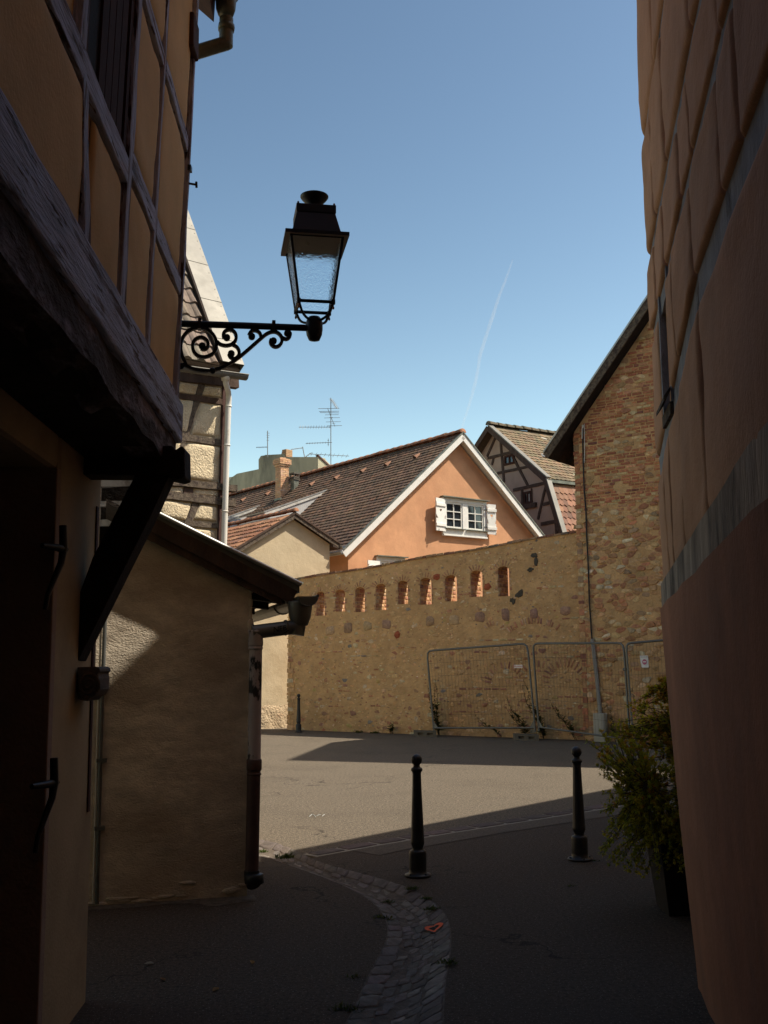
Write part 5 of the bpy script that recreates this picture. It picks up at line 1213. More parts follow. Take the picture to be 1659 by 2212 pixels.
prow(T2, T1, .045, .045, [-1, .25, .95, 1.3, 1.9], .05); prow(T2, T1, .045, .045, [1.9, 2.3, CU], .045)
prow(T1, T0, .05, .04, [-1, .3, .8, 1.7, 2.2, CU], .05); prow(T0, T9, .03, .03, [-1, .5, 1.2, 2.0, CU], .045)
# little window seen edge on
mb = MB(); wu0, wu1 = 1.93, 2.24; mb.fbox(RW, wu0, wu1, 2.88, 3.60, -.05, -.035); wn = mb.build('window', M['dark_inside'], right)
mb = MB(); mb.fbox(RW, wu0-.02, wu0+.01, 2.83, 3.62, -.04, -.004); mb.fbox(RW, wu1-.01, wu1+.03, 2.83, 3.62, -.04, -.002); mb.fbox(RW, wu0, wu1, 3.58, 3.66, -.04, -.003); mb.build('frame', M['timber_blue'], wn)
mb = MB(); mb.prism([RW.P(wu0-.03, 2.88, 0), RW.P(wu0-.03, 2.90, 0), RW.P(wu0-.03, 2.85, .035), RW.P(wu0-.03, 2.83, .035)], RW.t*.34); mb.fbox(RW, wu0, wu1+.02, 2.77, 2.83, -.03, .004); mb.build('sill', M['timber_weathered'], wn)
mb = MB(); pts = foot(10.55, 0, -.3); cen = sum(pts, V((0, 0, 0)))/4
mb.prism([p for p in pts], V((0, 0, .12))); mb.add([p+V((0, 0, .12)) for p in pts]+[RW.P(CU-1.2, 13, -3.2), RW.P(-12, 13, -3.2)], [(0, 1, 5, 4), (1, 2, 5), (2, 3, 4, 5), (3, 0, 4)]); mb.build('roof', M['ridge_tile'], right)
# the next house along the square throws the near shadow edge
nb = thing('neighbour_house', 'lower house around the corner to the right, outside the picture', 'house', tuple(cor+fd*6))
na = cor+fd*4.4; nbv = cor+fd*12.2; EH = 6.84
z = V((0, 0, 1)); wa = cor+fd*(SPAN+.01); mb = MB(); mb.prism([wa, na-fd*.01, na-fd*.01-fn*5, wa-fn*5], V((0, 0, 7.38))); mb.build('unseen_wing', M['salmon_plaster'], right)  # unseen wing, its eave height set to bound the sun patch on the shed
mb = MB(); mb.prism([wa+fn*.4+z*7.42, wa-fn*2.5+z*9.8, wa-fn*5.4+z*7.42, wa-fn*5.4+z*7.3, wa-fn*2.5+z*9.6, wa+fn*.4+z*7.3], na-wa-fd*.02); mb.build('unseen_wing_roof', M['ridge_tile'], right)  # roof of the unseen wing, shaped for the same sun patch
mb = MB(); mb.prism([na, nbv, nbv-fn*6, na-fn*6], V((0, 0, EH-.1))); mb.build('wall', M['beige_plaster'], nb)
mb = MB(); z = V((0, 0, 1)); mb.prism([na+fn*.4+z*EH, na-fn*3+z*(EH+3.2), na-fn*6.4+z*EH, na-fn*6.4+z*(EH-.12), na-fn*3+z*(EH+3.05), na+fn*.4+z*(EH-.12)], nbv-na); mb.build('roof', M['ridge_tile'], nb)

# ================================================================== STREET LANTERN
LA = Frame((-1.085, 5.40), (.985, .17), (.17, -.985))
lamp = thing('street_lantern', 'black square street lantern on a scrolled iron wall bracket against the sky', 'lantern', LA.P(0, 3.2, 0))
zl = lambda x, y: LA.px(351+x*.2767, 378+y*.2767)
def lp(x, y, w=0): u, v = zl(x, y); return LA.P(u, v, w)
mb = MB()
mb.bar(LA, zl(134, 1040), zl(108, 1700), .022, -.03, .03); 
for (x, y) in ((140, 1105), (118, 1690)): mb.tube([lp(x-8, y), lp(x+14, y)], .012, 8)
mb.build('wall_plate', M['iron_lamp'], lamp, .002)
mb = MB(); mb.tube([lp(120, 1160), lp(640, 1176), lp(1150, 1195)], .0185, 12)
for x, y in ((290, 1165), (868, 1185)): mb.bar(LA, zl(x, y-42), zl(x, y+42), .018, -.022, .022)
mb.build('bracket_arm', M['iron_lamp'], lamp)
def flat_scroll(mb, pts, r=.0075, end=None, er=.0185):
    P = [zl(*p) for p in pts]
    for _ in range(2):
        q = [P[0]]
        for a, b in zip(P, P[1:]): q += [(a[0]*.75+b[0]*.25, a[1]*.75+b[1]*.25), (a[0]*.25+b[0]*.75, a[1]*.25+b[1]*.75)]
        P = q+[P[-1]]
    n = len(P); vs = []
    for i in range(n):
        a, b = P[max(0, i-1)], P[min(n-1, i+1)]; du, dv = b[0]-a[0], b[1]-a[1]; l = math.hypot(du, dv) or 1; pu, pv = -dv/l*r, du/l*r
        vs += [LA.P(P[i][0]-pu, P[i][1]-pv, -.012), LA.P(P[i][0]+pu, P[i][1]+pv, -.012), LA.P(P[i][0]+pu, P[i][1]+pv, .012), LA.P(P[i][0]-pu, P[i][1]-pv, .012)]
    fs = [(4*i+j, 4*i+(j+1) % 4, 4*i+4+(j+1) % 4, 4*i+4+j) for i in range(n-1) for j in range(4)]+[(3, 2, 1, 0), (4*n-4, 4*n-3, 4*n-2, 4*n-1)]
    mb.add(vs, fs)
    if end: u, v = zl(*end); mb.lathe([(er*.5, -.018), (er, -.010), (er, .010), (er*.5, .018)], LA.P(u, v, 0), 14, axis=LA.n)
S_ = [([(118, 1495), (160, 1478), (210, 1505), (290, 1532), (390, 1530), (480, 1500), (580, 1440), (680, 1355), (770, 1275), (815, 1238), (860, 1222), (900, 1230), (930, 1262), (936, 1300), (910, 1338), (875, 1345), (848, 1325), (840, 1300), (850, 1282)], (866, 1296)),
      ([(185, 1485), (150, 1410), (140, 1330), (163, 1255), (213, 1208), (280, 1190), (350, 1205), (402, 1250), (424, 1310), (418, 1368), (385, 1405), (330, 1425), (275, 1415), (240, 1378), (232, 1325), (252, 1285), (292, 1265), (332, 1275), (358, 1308), (354, 1348), (325, 1366), (300, 1355)], (310, 1335)),
      ([(424, 1300), (450, 1325), (500, 1336), (552, 1320), (578, 1280), (570, 1232), (535, 1206), (495, 1212), (472, 1242), (478, 1275)], (502, 1270)),
      ([(548, 1325), (585, 1345), (602, 1385), (590, 1420), (560, 1440), (528, 1425), (517, 1400)], (537, 1396)),
      ([(772, 1275), (760, 1230), (725, 1212), (692, 1218), (674, 1250)], (697, 1262)),
      ([(935, 1272), (965, 1286), (992, 1270), (1000, 1240), (988, 1226)], (975, 1236))]
mb = MB()
for pts, e in S_: flat_scroll(mb, pts, .0085, e)
for (x, y) in ((145, 1495), (390, 1530)): u, v = zl(x, y); mb.lathe([(.012, -.02), (.017, -.012), (.017, .012), (.012, .02)], LA.P(u, v, 0), 10, axis=LA.n)
mb.build('scrollwork', M['iron_lamp'], lamp)
uc = (zl(1185, 1000)[0]+zl(1205, 330)[0])/2
def vz(y, w=0, x=1195): return LA.px(351+x*.2767, 378+y*.2767, w)[1]
hb, ht, hr = .093, .140, .172
vb_, vt_, vr_, vrt, vbt = vz(985, hb), vz(468, ht), vz(428, hr), vz(290, .107), vz(225, .107)
uc = sum(LA.px(351+x*.2767, 378+987*.2767, hb)[0] for x in (1045, 1335))/2
uc += .006
def sq_(h, v, dw=0): return [LA.P(uc-h, v, h), LA.P(uc+h, v, h), LA.P(uc+h, v, -h), LA.P(uc-h, v, -h)]
mb = MB(); v = zl(1182, 1195)[1]; mb.lathe([(.004, -.075), (.03, -.068), (.042, -.04), (.046, -.01), (.046, .03), (.04, .05), (.03, .062)], LA.P(uc, v, 0), 12)
vbo = v+.055
for (a, b) in ((-1, 1), (1, 1), (1, -1), (-1, -1)):
    p0 = LA.P(uc+a*.02, vbo-.02, b*.02); p3 = LA.P(uc+a*hb, vb_, b*hb); p1 = LA.P(uc+a*.075, vbo-.01, b*.075); p2 = LA.P(uc+a*.075, vb_-.05, b*.075)
    pts = [p0*(1-t)**3+p1*3*t*(1-t)**2+p2*3*t*t*(1-t)+p3*t**3 for t in [i/8 for i in range(9)]]; mb.tube(pts, .0075, 6)
    mb.box(p3-LA.t*.01-LA.n*.01-V((0, 0, .012)), LA.t*.02, LA.n*.02, V((0, 0, .024)))
mb.build('cradle', M['iron_lamp'], lamp)
mb = MB()
for (a, b) in ((-1, 1), (1, 1), (1, -1), (-1, -1)):
    p = LA.P(uc+a*hb, vb_-.012, b*hb); mb.lathe([(.002, -.030), (.006, -.025), (.006, -.018), (.003, -.012), (.005, 0)], p, 8)
    p = LA.P(uc+a*.098, vbt, b*.098); mb.lathe([(.006, 0), (.006, .010), (.002, .014)], p, 8)
mb.build('finial_knob', M['brass'], lamp)
B_, T_ = sq_(hb, vb_), sq_(ht, vt_)
mb = MB()
for i in range(4):
    mb.tube([B_[i], T_[i]], .0095, 4, smooth=False)
    for Q in (B_, T_): mb.tube([Q[i], Q[(i+1) % 4]], .0095, 4, smooth=False)
mb.build('lantern_frame', M['iron_lamp'], lamp)
for i in range(4):
    m = MB(); a, b, c, d = B_[i], B_[(i+1) % 4], T_[(i+1) % 4], T_[i]; nn = (b-a).cross(d-a).normalized()*.003; cen = (a+b+c+d)/4
    m.prism([cen+(p-cen)*.95 for p in (a, b, c, d)], nn); m.build('glass_pane', M['ripple'], lamp)
mb = MB(); q0, q1 = sq_(hr, vr_-.02), sq_(hr, vr_); q2 = sq_(.135, vr_+.012)
vs = q0+q1+q2; mb.add(vs, [(i, (i+1) % 4, 4+(i+1) % 4, 4+i) for i in range(4)]+[(4+i, 4+(i+1) % 4, 8+(i+1) % 4, 8+i) for i in range(4)]+[(8, 9, 10, 11)]); mb.build('brim', M['iron_lamp'], lamp)
mb = MB(); mb.add(sq_(hr-.004, vr_-.019)+sq_(hr-.004, vr_-.012), [(3, 2, 1, 0), (4, 5, 6, 7), (0, 1, 5, 4), (1, 2, 6, 5), (2, 3, 7, 6), (3, 0, 4, 7)])
for (x, z) in ((-.04, .03), (.05, -.02)): mb.lathe([(.008, -.026), (.008, -.019)], LA.P(uc+x, vr_, z), 8)
mb.build('reflector_plate', M['lamp_inside'], lamp)
mb = MB(); vs = sq_(.133, vr_+.008)+sq_(.104, vrt)+sq_(.108, vrt+.002)+sq_(.108, vbt); mb.add(vs, [(j*4+i, j*4+(i+1) % 4, j*4+4+(i+1) % 4, j*4+4+i) for j in range(3) for i in range(4)]+[(12, 13, 14, 15)]); mb.build('lantern_roof', M['iron_lamp'], lamp, .003)
mb = MB(); mb.lathe([(.055, -.005), (.052, .006), (.040, .016), (.038, .03), (.048, .05), (.068, .072), (.078, .086), (.078, .092), (.066, .098), (.03, .102)], LA.P(uc, vbt, 0), 28); mb.build('vent_bowl', M['iron_lamp'], lamp)

# ================================================================== BOLLARDS
def flute(a, z): return 1-.05*(.5+.5*math.cos(a*12)) if .27 < z < .76 else 1
bol = thing('bollard', 'black fluted bollard in front of the cobbled gutter, between the other two', 'bollard', ground(903, 1893), 'black ball-topped bollards')
o = V(bol.location)
mb = MB(); mb.lathe([(.100, 0), (.102, .012), (.098, .018), (.068, .022), (.066, .06), (.067, .17), (.063, .185), (.060, .19), (.044, .196), (.040, .205), (.041, .215), (.050, .235), (.053, .252), (.053, .258), (.051, .27), (.047, .40), (.042, .52), (.037, .64), (.033, .76), (.036, .775), (.044, .782), (.045, .795), (.040, .803), (.031, .808), (.026, .815), (.025, .826)], o, 48, fn=flute); mb.build('post', M['iron'], bol)
mb = MB(); mb.lathe([(.024, .824)]+[(.0435*math.cos(a), .865+.0435*math.sin(a)) for a in [-.95+i*(.95+1.5)/10 for i in range(11)]], o, 28); mb.build('ball', M['iron'], bol)
mb = MB()
for k in range(4): a = PI/4+k*PI/2; mb.lathe([(.011, 0), (.011, .01), (.005, .013)], o+V((.084*math.cos(a), .084*math.sin(a), .016)), 6)
mb.build('anchor_bolt', M['iron'], bol)
dup(bol, ground(1253, 1858), 'black fluted bollard standing beside the potted shrub', 1.0); dup(bol, ground(645, 1582), 'black fluted bollard standing far off at the left end of the stone wall', .4)

# ================================================================== SITE FENCE
fence_labels = ['leaning wire mesh fence panel with a small white name plate, at the left', 'wire mesh fence panel in the middle between two posts in front of the wall corner', 'wire mesh fence panel with a white warning sheet, partly behind the potted shrub']
def fence(pts, lab, fr, nwx, nwy):
    """pts: pixel corners bottom-left, top-left, top-right, bottom-right on the plane fr"""
    bl, tl, tr, brr = [fr.px(*p) for p in pts]; t = thing('mesh_barrier', lab, 'fence panel', fr.P(*bl), 'temporary site fence panels')
    def mixp(a, b): 
        p = (bl[0]*(1-a)+brr[0]*a)*(1-b)+(tl[0]*(1-a)+tr[0]*a)*b, (bl[1]*(1-a)+brr[1]*a)*(1-b)+(tl[1]*(1-a)+tr[1]*a)*b; return fr.P(*p)
    r = .055
    path = [mixp(0, -.03)]+[mixp(0, y) for y in (.3, .6, .9)]+[mixp(.008, .97), mixp(.03, .995), mixp(.07, 1)]+[mixp(x, 1) for x in (.3, .6, .93)]+[mixp(.97, .995), mixp(.992, .97)]+[mixp(1, y) for y in (.9, .6, .3, -.03)]
    m = MB(); m.tube(path, .0225, 8); m.tube([mixp(0, .02), mixp(.5, .02), mixp(1, .02)], .019, 8)
    for x in (0, 1):
        m.prism([mixp(x, .02), mixp(x, .12), mixp(x+(.05 if x == 0 else -.05), .02)], fr.n*.006)
    m.build('tube_frame', M['galv'], t); m = MB()
    for i in range(1, nwx): m.tube([mixp(i/nwx, .02), mixp(i/nwx, 1)], .0022, 4, smooth=False, caps=False)
    for j in range(1, nwy): m.tube([mixp(0, .02+.98*j/nwy)+fr.n*.004, mixp(1, .02+.98*j/nwy)+fr.n*.004], .0022, 4, smooth=False, caps=False)
    m.build('wire_mesh', M['wire'], t); return mixp
def gframe(x0, w0, x1, w1):
    A = SW.P(SW.px(x0, 1580, w0)[0], 0, w0); B = SW.P(SW.px(x1, 1590, w1)[0], 0, w1); t = (B-A).normalized(); return Frame((A.x, A.y), (t.x, t.y), (t.y, -t.x) if t.y*0-t.x < 0 else (-t.y, t.x))
F1 = gframe(937, .38, 1157, .42); mp1 = fence([(937, 1576), (922, 1406), (1139, 1390), (1156, 1576)], fence_labels[0], F1, 30, 6)
F2 = gframe(1164, .42, 1362, .85); mp2 = fence([(1164, 1574), (1151, 1390), (1347, 1389), (1361, 1602)], fence_labels[1], F2, 28, 6)
F3 = gframe(1367, .85, 1520, .55); mp3 = fence([(1368, 1602), (1352, 1390), (1500, 1377), (1520, 1600)], fence_labels[2], F3, 20, 6)
m = MB(); m.tube([F3.P(*F3.px(1352, 1446)), F2.P(*F2.px(1347, 1446))], .03, 6); 
cl = thing('fence_clamp', 'small clamp joining two fence posts beside the warning sheet', 'clamp', F3.P(*F3.px(1350, 1446))); m.build('collar', M['galv'], cl)
for i, (x0, x1, y, lab) in enumerate([(895, 957, 1587, 'concrete fence foot under the left end of the leaning panel'), (1112, 1178, 1590, 'concrete fence foot between the leaning panel and the middle panel'), (1338, 1392, 1609, 'concrete fence foot half hidden by the potted shrub')]):
    W0_ = (.62, .66, 1.05)[i]; A = SW.P(SW.px(x0, y, W0_)[0], 0, W0_); B = SW.P(SW.px(x1-14, y, W0_)[0], 0, W0_); f = Frame((A.x, A.y), ((B-A).x, (B-A).y), (.05, -1)); L = (B-A).length
    t = thing('concrete_block', lab, 'fence foot', A, 'concrete feet of the site fence'); m = MB(); h = .13; d = .24
    for (a, b, v0, v1) in ((0, L, 0, .035), (0, L, h-.04, h), (0, L*.16, .035, h-.04), (L*.42, L*.58, .035, h-.04), (L*.84, L, .035, h-.04)): m.fbox(f, a, b, v0, v1, -d, 0)
    m.fbox(f, L*.16, L*.84, .035, h-.04, -d+.02, -.06); m.build('block', M['concrete'], t)
# plate and warning sheet
a = F1.px(1110, 1443, .03); b = F1.px(1128, 1436, .03)
t = thing('name_plate', 'small white plate with red lettering on the leaning fence panel', 'sign', F1.P(a[0], a[1], .03)); m = MB(); m.fbox(F1, a[0], b[0], a[1], b[1], .022, .028); m.build('plate', M['white_paint'], t)
m = MB(); text_mb(m, 'LOXAM', F1.P(a[0]+.05, a[1]+.018, .029), F1.t, V((0, 0, 1)), .040, .002)
ring = [F1.P(a[0]+.025+.014*math.cos(k*PI/6), a[1]+.038+.016*math.sin(k*PI/6), .030) for k in range(13)]; m.tube(ring, .004, 5); m.build('lettering', M['red_paint'], t)
a = F3.px(1383, 1442, .03); b = F3.px(1400, 1416, .03); t = thing('warning_sheet', 'curled white sheet with a pink no entry disc hanging on the fence', 'sign', F3.P(a[0], a[1], .03))
m = MB(); w_, h_ = b[0]-a[0], b[1]-a[1]
vs = []; 
for j in range(5):
    for i in range(5):
        x, y = i/4, j/4; x0 = .22*(1-y)**1.5; vs.append(F3.P(a[0]+w_*(x0+(1-x0)*x), a[1]+h_*y, .03+.03*(1-y)*(1-x)))
m.add(vs+[p-F3.n*.004 for p in vs], [(j*5+i, j*5+i+1, j*5+i+6, j*5+i+5) for j in range(4) for i in range(4)]+[(25+j*5+i+5, 25+j*5+i+6, 25+j*5+i+1, 25+j*5+i) for j in range(4) for i in range(4)]); m.build('sheet', M['white_paint'], t)
m = MB(); c0 = F3.P(a[0]+w_*.55, a[1]+h_*.47, .048); q = [c0+F3.t*(w_*.27*math.cos(k*PI/9))+V((0, 0, w_*.33*math.sin(k*PI/9))) for k in range(18)]; m.prism(q, F3.n*.002); m.build('no_entry_disc', M['pink_paint'], t)
m = MB(); m.prism([c0+F3.n*.003+F3.t*x+V((0, 0, z)) for (x, z) in ((-w_*.18, -.008), (w_*.18, -.008), (w_*.18, .012), (w_*.05, .012), (-w_*.18, .012))], F3.n*.002); m.build('disc_bar', M['white_paint'], t)
m = MB(); text_mb(m, 'PASSAGE INTERDIT', F3.P(a[0]+w_*.06, a[1]+h_*.86, .036), F3.t, V((0, 0, 1)), w_*.112, .002); m.build('lettering', M['black_paint'], t)

# ================================================================== PLANTS
def leaf(mb, P, d, up, L, W, col):
    d = d.normalized(); s = d.cross(up); s = s.normalized() if s.length > 1e-4 else V((1, 0, 0))
    m = P+d*L*.5+up*L*.06; mb.add([P, m+s*W, P+d*L, m-s*W], [(0, 1, 2, 3)], 0, col)
def rvec(): 
    while True:
        v = V((R.uniform(-1, 1), R.uniform(-1, 1), R.uniform(-1, 1)))
        if .1 < v.length < 1: return v.normalized()
pot = ground(1480, 1978); pc = V((1.94, 7.12, 0))
t = thing('planter', 'tall black tapered planter beside the corner of the right house', 'planter', pc); m = MB()
vs = []
for (h, z) in ((.155, 0), (.205, .46), (.215, .46), (.215, .50), (.19, .50), (.18, .44)): vs += [pc+V((a*h, b*h, z)) for a, b in ((-1, -1), (1, -1), (1, 1), (-1, 1))]
m.add(vs, [(j*4+i, j*4+(i+1) % 4, j*4+4+(i+1) % 4, j*4+4+i) for j in range(5) for i in range(4)]+[(3, 2, 1, 0)]); m.build('pot', M['planter'], t, .004)
m = MB(); m.box(pc+V((-.18, -.18, .40)), (.36, 0, 0), (0, .36, 0), (0, 0, .05)); m.build('soil', M['soil'], t)
sh = thing('potted_shrub', 'loose leafy shrub with yellow green and coppery leaves growing in the black planter', 'shrub', pc+V((0, 0, .45))); 
st = MB(); lf = MB(); base = pc+V((-.02, 0, .44))
def hw(z):
    T = [(.20, .34), (.34, .60), (.44, .50), (.6, .52), (.75, .55), (.9, .52), (1.0, .56), (1.08, .58), (1.18, .46), (1.3, .34), (1.4, .22), (1.5, .08)]
    for a, b in zip(T, T[1:]):
        if a[0] <= z <= b[0]: return a[1]+(b[1]-a[1])*(z-a[0])/(b[0]-a[0])
    return .05
def tuft(P, d, z):
    n = R.randint(5, 8); f = min(1, max(0, (z-.5)/.9))
    tint = R.random()
    for _ in range(n):
        dd = (d*.7+rvec()*.9+V((0, 0, .15))).normalized()
        g = (.54, .48, .035) if tint < .55 else ((.62, .36, .045) if tint < .55+.35*f else (.34, .37, .035))
        kk = R.uniform(.6, 1.25); leaf(lf, P, dd, V((0, 0, 1)), R.uniform(.020, .034), R.uniform(.006, .0105), tuple(x*kk for x in g))
mains = []
for i in range(15):
    a = R.uniform(0, 2*PI); zt = R.uniform(.7, 1.45); rr = hw(zt)*R.uniform(.1, .75)
    tip = V((pc.x+rr*math.cos(a), pc.y+rr*math.sin(a)*.9, zt)); pts = [base+V((R.uniform(-.04, .04), R.uniform(-.04, .04), 0))]
    for q in (.33, .66, 1): pts.append(base.lerp(tip, q)+rvec()*.03+V((0, 0, .06*math.sin(q*PI))))
    st.tube(pts, [.008, .006, .004, .002], 5); mains.append(pts)
for i in range(1500):
    z = R.choice([R.uniform(.26, 1.48), R.uniform(.3, 1.2)]); a = R.uniform(0, 2*PI); rr = hw(z)*math.sqrt(R.uniform(.12, 1))*(1.05 if R.random() < .15 else .95)
    tip = V((pc.x-.02+rr*math.cos(a), pc.y+rr*math.sin(a)*.85, z))
    if noise.noise(tip*4.2) < -.38: continue
    b = min((p for pts in mains for p in pts[1:]), key=lambda p: (p-tip).length+R.uniform(0, .1)); mid = b.lerp(tip, .5)+rvec()*.03
    st.tube([b, mid, tip], [.003, .0022, .0012], 4, smooth=False, caps=False)
    d = (tip-b).normalized() if (tip-b).length > 1e-4 else V((0, 0, 1))
    for q in (.3, .5, .68, .84, 1): tuft(mid.lerp(tip, q) if q > .5 else b.lerp(mid, q*2), d, z)
st.build('branches', M['bark'], sh); lf.build('foliage', M['leaf'], sh)
def weed(P, H, lean, n, lab, spread=.25, lit=False):
    t = thing('wall_weed', lab, 'weed', P, 'weeds along the wall foot'); s_, l_ = MB(), MB()
    for k in range(n):
        tip = P+V((lean*H+R.uniform(-spread, spread)*H*.5, R.uniform(-.12, .06), H*R.uniform(.6, 1))); pts = [P+rvec()*.03, P.lerp(tip, .35)+rvec()*.05+V((0, 0, .06)), P.lerp(tip, .7)+rvec()*.05, tip]
        for p in pts: p.z = max(p.z, .01)
        s_.tube(pts, [.006, .005, .004, .002], 5)
        for j in range(int(52*H)):
            q = R.random()*.95+.05; i = min(2, int(q*3)); p = pts[i].lerp(pts[i+1], q*3-i); L = (.13*(1-q)+.035)*R.uniform(.6, 1.2)
            d = rvec(); d.z = abs(d.z)*.4; leaf(l_, p, d, V((0, 0, 1)), L, L*.22, pick(R, [(3, (.07, .085, .02)), (1, (.14, .12, .03)), (1, (.045, .06, .015))]))
    s_.build('stems', M['bark'], t); l_.build('foliage', M['leaf'], t)
for (x, y, H, ln, n, lab) in [(948, 1582, 1.5, -.12, 5, 'tall yellow green weed behind the left post of the leaning fence panel'), (1138, 1585, 1.0, -.45, 4, 'leafy dark weed leaning left inside the leaning fence panel'), (1175, 1586, 1.35, -.22, 4, 'tall thin weed just right of the gap between fence panels'),
        (1243, 1592, .95, -.55, 3, 'thin weed leaning left behind the middle fence panel'), (1082, 1586, .6, -.9, 2, 'sprawling weed low on the wall behind the leaning fence panel'), (846, 1580, .32, .05, 5, 'low dark green weed at the wall foot left of the fence'),
        (1330, 1600, .8, -.2, 2, 'thin weed beside the grey electrical box')]:
    P = SW.P(SW.px(x, y, .16)[0], 0, .16); weed(P, H, ln, n, lab)
for (x, y, r, lab) in [(775, 1579, .12, 'tiny grass tuft at the stone wall foot, nearest the far bollard'), (810, 1580, .12, 'small grass tuft at the stone wall foot near the low green weed'), (617, 1855, .10, 'bright sunlit grass tuft at the bend of the gutter'), (567, 1842, .06, 'small sunlit weed beside the drainpipe corner'),
        (889, 1924, .06, 'dark weed tuft beside the foot of the middle bollard'), (920, 1945, .05, 'small weed on the right gutter edge'), (932, 1968, .06, 'dark weed on the outer gutter bend, closest to the orange heart'), (825, 1990, .07, 'moss tuft at the left gutter edge opposite the heart'), (838, 1952, .05, 'weed growing in the middle of the gutter'),
        (766, 2120, .06, 'moss tuft low on the left gutter edge'), (750, 2190, .08, 'moss tuft at the lowest left gutter edge'), (1285, 1865, .05, 'small weed beside the foot of the right bollard'), (1235, 1920, .05, 'single dark weed in the asphalt below the right bollard'), (968, 2085, .06, 'moss tuft on the lower right gutter edge')]:
    P = ground(x, y, -.005) if x in (617, 567) or y < 1700 else on_gutter(x, y)
    t = thing('grass_tuft', lab, 'grass tuft', P, 'grass tufts in the paving'); m = MB()
    if y < 1600: P = SW.P(SW.px(x, y, .1)[0], 0, .05+r*.5); t.location = P
    for k in range(90):
        q = P+V((max(-1, min(1, R.gauss(0, .5)))*r*.8, max(-1, min(1, R.gauss(0, .5)))*r*.55, 0)); d = rvec(); d.z = abs(d.z)+.25; L = r*R.uniform(.25, .7); leaf(m, q, d, V((0, 0, 1)) if abs(d.z) < .95 else V((1, 0, 0)), L, L*.16, pick(R, [(2, (.07, .10, .02)), (1, (.11, .12, .03)), (1, (.04, .06, .015))]))
    m.build('blades', M['leaf'], t)

# ================================================================== ROOF AERIALS
def aerial(name, Y, mast, elems, lab, base):
    z = lambda x, y: at_depth(459+x*.3744, 837+y*.3744, Y); t = thing(name, lab, 'aerial', z(*mast[1])); m = MB(); m.tube([z(*mast[0]), z(*mast[1])], .028 if Y < 45 else .022, 6); m.build('mast', M['tv_alu'], t); m = MB()
    for e in elems:
        a, b, n, l, ang, r = e; A, B = z(*a), z(*b); m.tube([A, B], r, 5)
        for k in range(n):
            p = A.lerp(B, (k+.5)/n); s = Y*.3744/FPX*l*.5; d = V((math.cos(ang), .35, math.sin(ang))); m.tube([p-d*s, p+d*s], .008, 4, smooth=False)
    m.build('elements', M['tv_alu'], t)
aerial('tv_aerial', 47.0, ((683, 60), (683, 470)), [((684, 66), (720, 122), 8, 30, -.2, .014), ((610, 122), (731, 121), 1, 0, 0, .012), ((615, 139), (730, 137), 1, 6, 1.5, .012), ((620, 145), (730, 147), 1, 6, 1.5, .012), ((650, 158), (728, 157), 0, 0, 0, .010), ((645, 176), (735, 174), 0, 0, 0, .010),
        ((655, 199), (740, 197), 0, 0, 0, .010), ((660, 222), (747, 220), 0, 0, 0, .012), ((664, 120), (706, 225), 3, 20, .1, .012), ((498, 229), (684, 229), 12, 24, 1.45, .014), ((538, 323), (690, 317), 10, 12, 1.45, .014), ((668, 295), (668, 338), 2, 10, 0, .012), ((560, 384), (788, 396), 9, 26, 1.1, .014)],
       'tall rooftop television mast with many crossbars above the brown roof ridge', None)
aerial('tv_aerial', 46.5, ((318, 250), (318, 402)), [((252, 346), (316, 344), 8, 10, 1.45, .011), ((312, 262), (330, 264), 0, 0, 0, .009), ((311, 275), (329, 277), 0, 0, 0, .009), ((312, 288), (327, 290), 0, 0, 0, .009), ((312, 304), (326, 305), 0, 0, 0, .009), ((302, 390), (340, 389), 0, 0, 0, .009)],
       'small leftmost television aerial on the grey stepped party wall', None)
aerial('tv_aerial', 46.8, ((520, 342), (534, 416)), [((453, 358), (524, 348), 10, 12, 1.45, .012), ((512, 418), (572, 376), 6, 20, .2, .012), ((495, 411), (545, 405), 0, 0, 0, .009)], 'low slanted television aerial between the stepped wall and the tall mast', None)

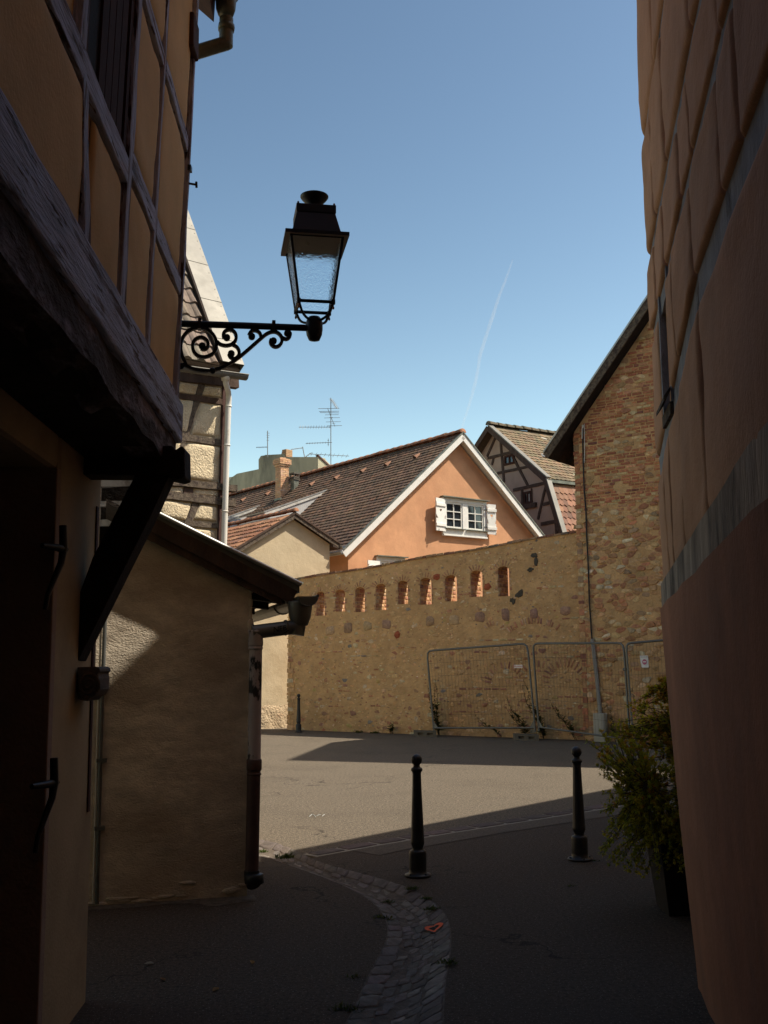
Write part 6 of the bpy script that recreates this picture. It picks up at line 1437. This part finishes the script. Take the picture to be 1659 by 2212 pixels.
# ================================================================== SKY, SUN, CAMERA
pts = [(997, 926), (1012, 880), (1026, 830), (1034, 790), (1036, 770), (1052, 720), (1062, 690), (1078, 640), (1094, 600), (1108, 560)]
mb = MB(); mb.tube([at_depth(x, y, 3000) for x, y in pts], [3.5, 4.6, 5.4, 5.0, 6.2, 5.6, 6.4, 5.0, 4.2, 2.6], 10)
m, tt, b, out = nt('vapour'); tt.nodes.remove(b); vol = tt.nodes.new('ShaderNodeVolumePrincipled'); vol.inputs['Color'].default_value = (1, 1, 1, 1); vol.inputs['Density'].default_value = .016; vol.inputs['Anisotropy'].default_value = 0.0
tt.links.new(vol.outputs[0], out.inputs['Volume'])
tag(mb.build('vapour_trail', m, loc=at_depth(1040, 760, 3000)), 'thin fading white vapour trail rising above the orange gable', 'vapour trail')
w = bpy.data.worlds.new('World'); SC.world = w; w.use_nodes = True; t = w.node_tree; bg = t.nodes['Background']
sky = t.nodes.new('ShaderNodeTexSky'); sky.sky_type = 'NISHITA'; sky.sun_disc = False; sky.sun_elevation = math.asin(SUN.z); sky.sun_rotation = math.atan2(SUN.x, SUN.y)
sky.altitude = 200; sky.air_density = 1.0; sky.dust_density = 0.7; sky.ozone_density = 1.4
ga_ = t.nodes.new('ShaderNodeGamma'); ga_.inputs[1].default_value = 1.7; tn = t.nodes.new('ShaderNodeMix'); tn.data_type = 'RGBA'; tn.blend_type = 'MULTIPLY'; tn.inputs[0].default_value = 1; tn.inputs[7].default_value = (1, .752, .465, 1)
t.links.new(sky.outputs[0], ga_.inputs[0]); t.links.new(ga_.outputs[0], tn.inputs[6]); t.links.new(tn.outputs[2], bg.inputs[0]); bg.inputs[1].default_value = 0.08
sd_ = bpy.data.lights.new('sun', 'SUN'); sd_.energy = 4.6; sd_.angle = math.radians(.5); sd_.color = (1.0, .91, .76)
so = bpy.data.objects.new('sun', sd_); COL.objects.link(so); so.rotation_euler = (-SUN).to_track_quat('-Z', 'Y').to_euler(); so.location = (20, 0, 30)
cd_ = bpy.data.cameras.new('camera'); cam = bpy.data.objects.new('camera', cd_); COL.objects.link(cam)
from mathutils import Matrix
Mx = Matrix(((RC.x, UC.x, -F0.x, EYE.x), (RC.y, UC.y, -F0.y, EYE.y), (RC.z, UC.z, -F0.z, EYE.z), (0, 0, 0, 1))); cam.matrix_world = Mx
cd_.sensor_fit = 'VERTICAL'; cd_.sensor_height = 24; cd_.sensor_width = 18; cd_.lens = 24*FPX/2212; cd_.clip_start = .05; cd_.clip_end = 20000
SC.camera = cam
SC.view_settings.view_transform = 'Standard'; SC.view_settings.look = 'None'; SC.view_settings.exposure = 0.6; SC.view_settings.gamma = 1
SC.render.resolution_x = 768; SC.render.resolution_y = 1024
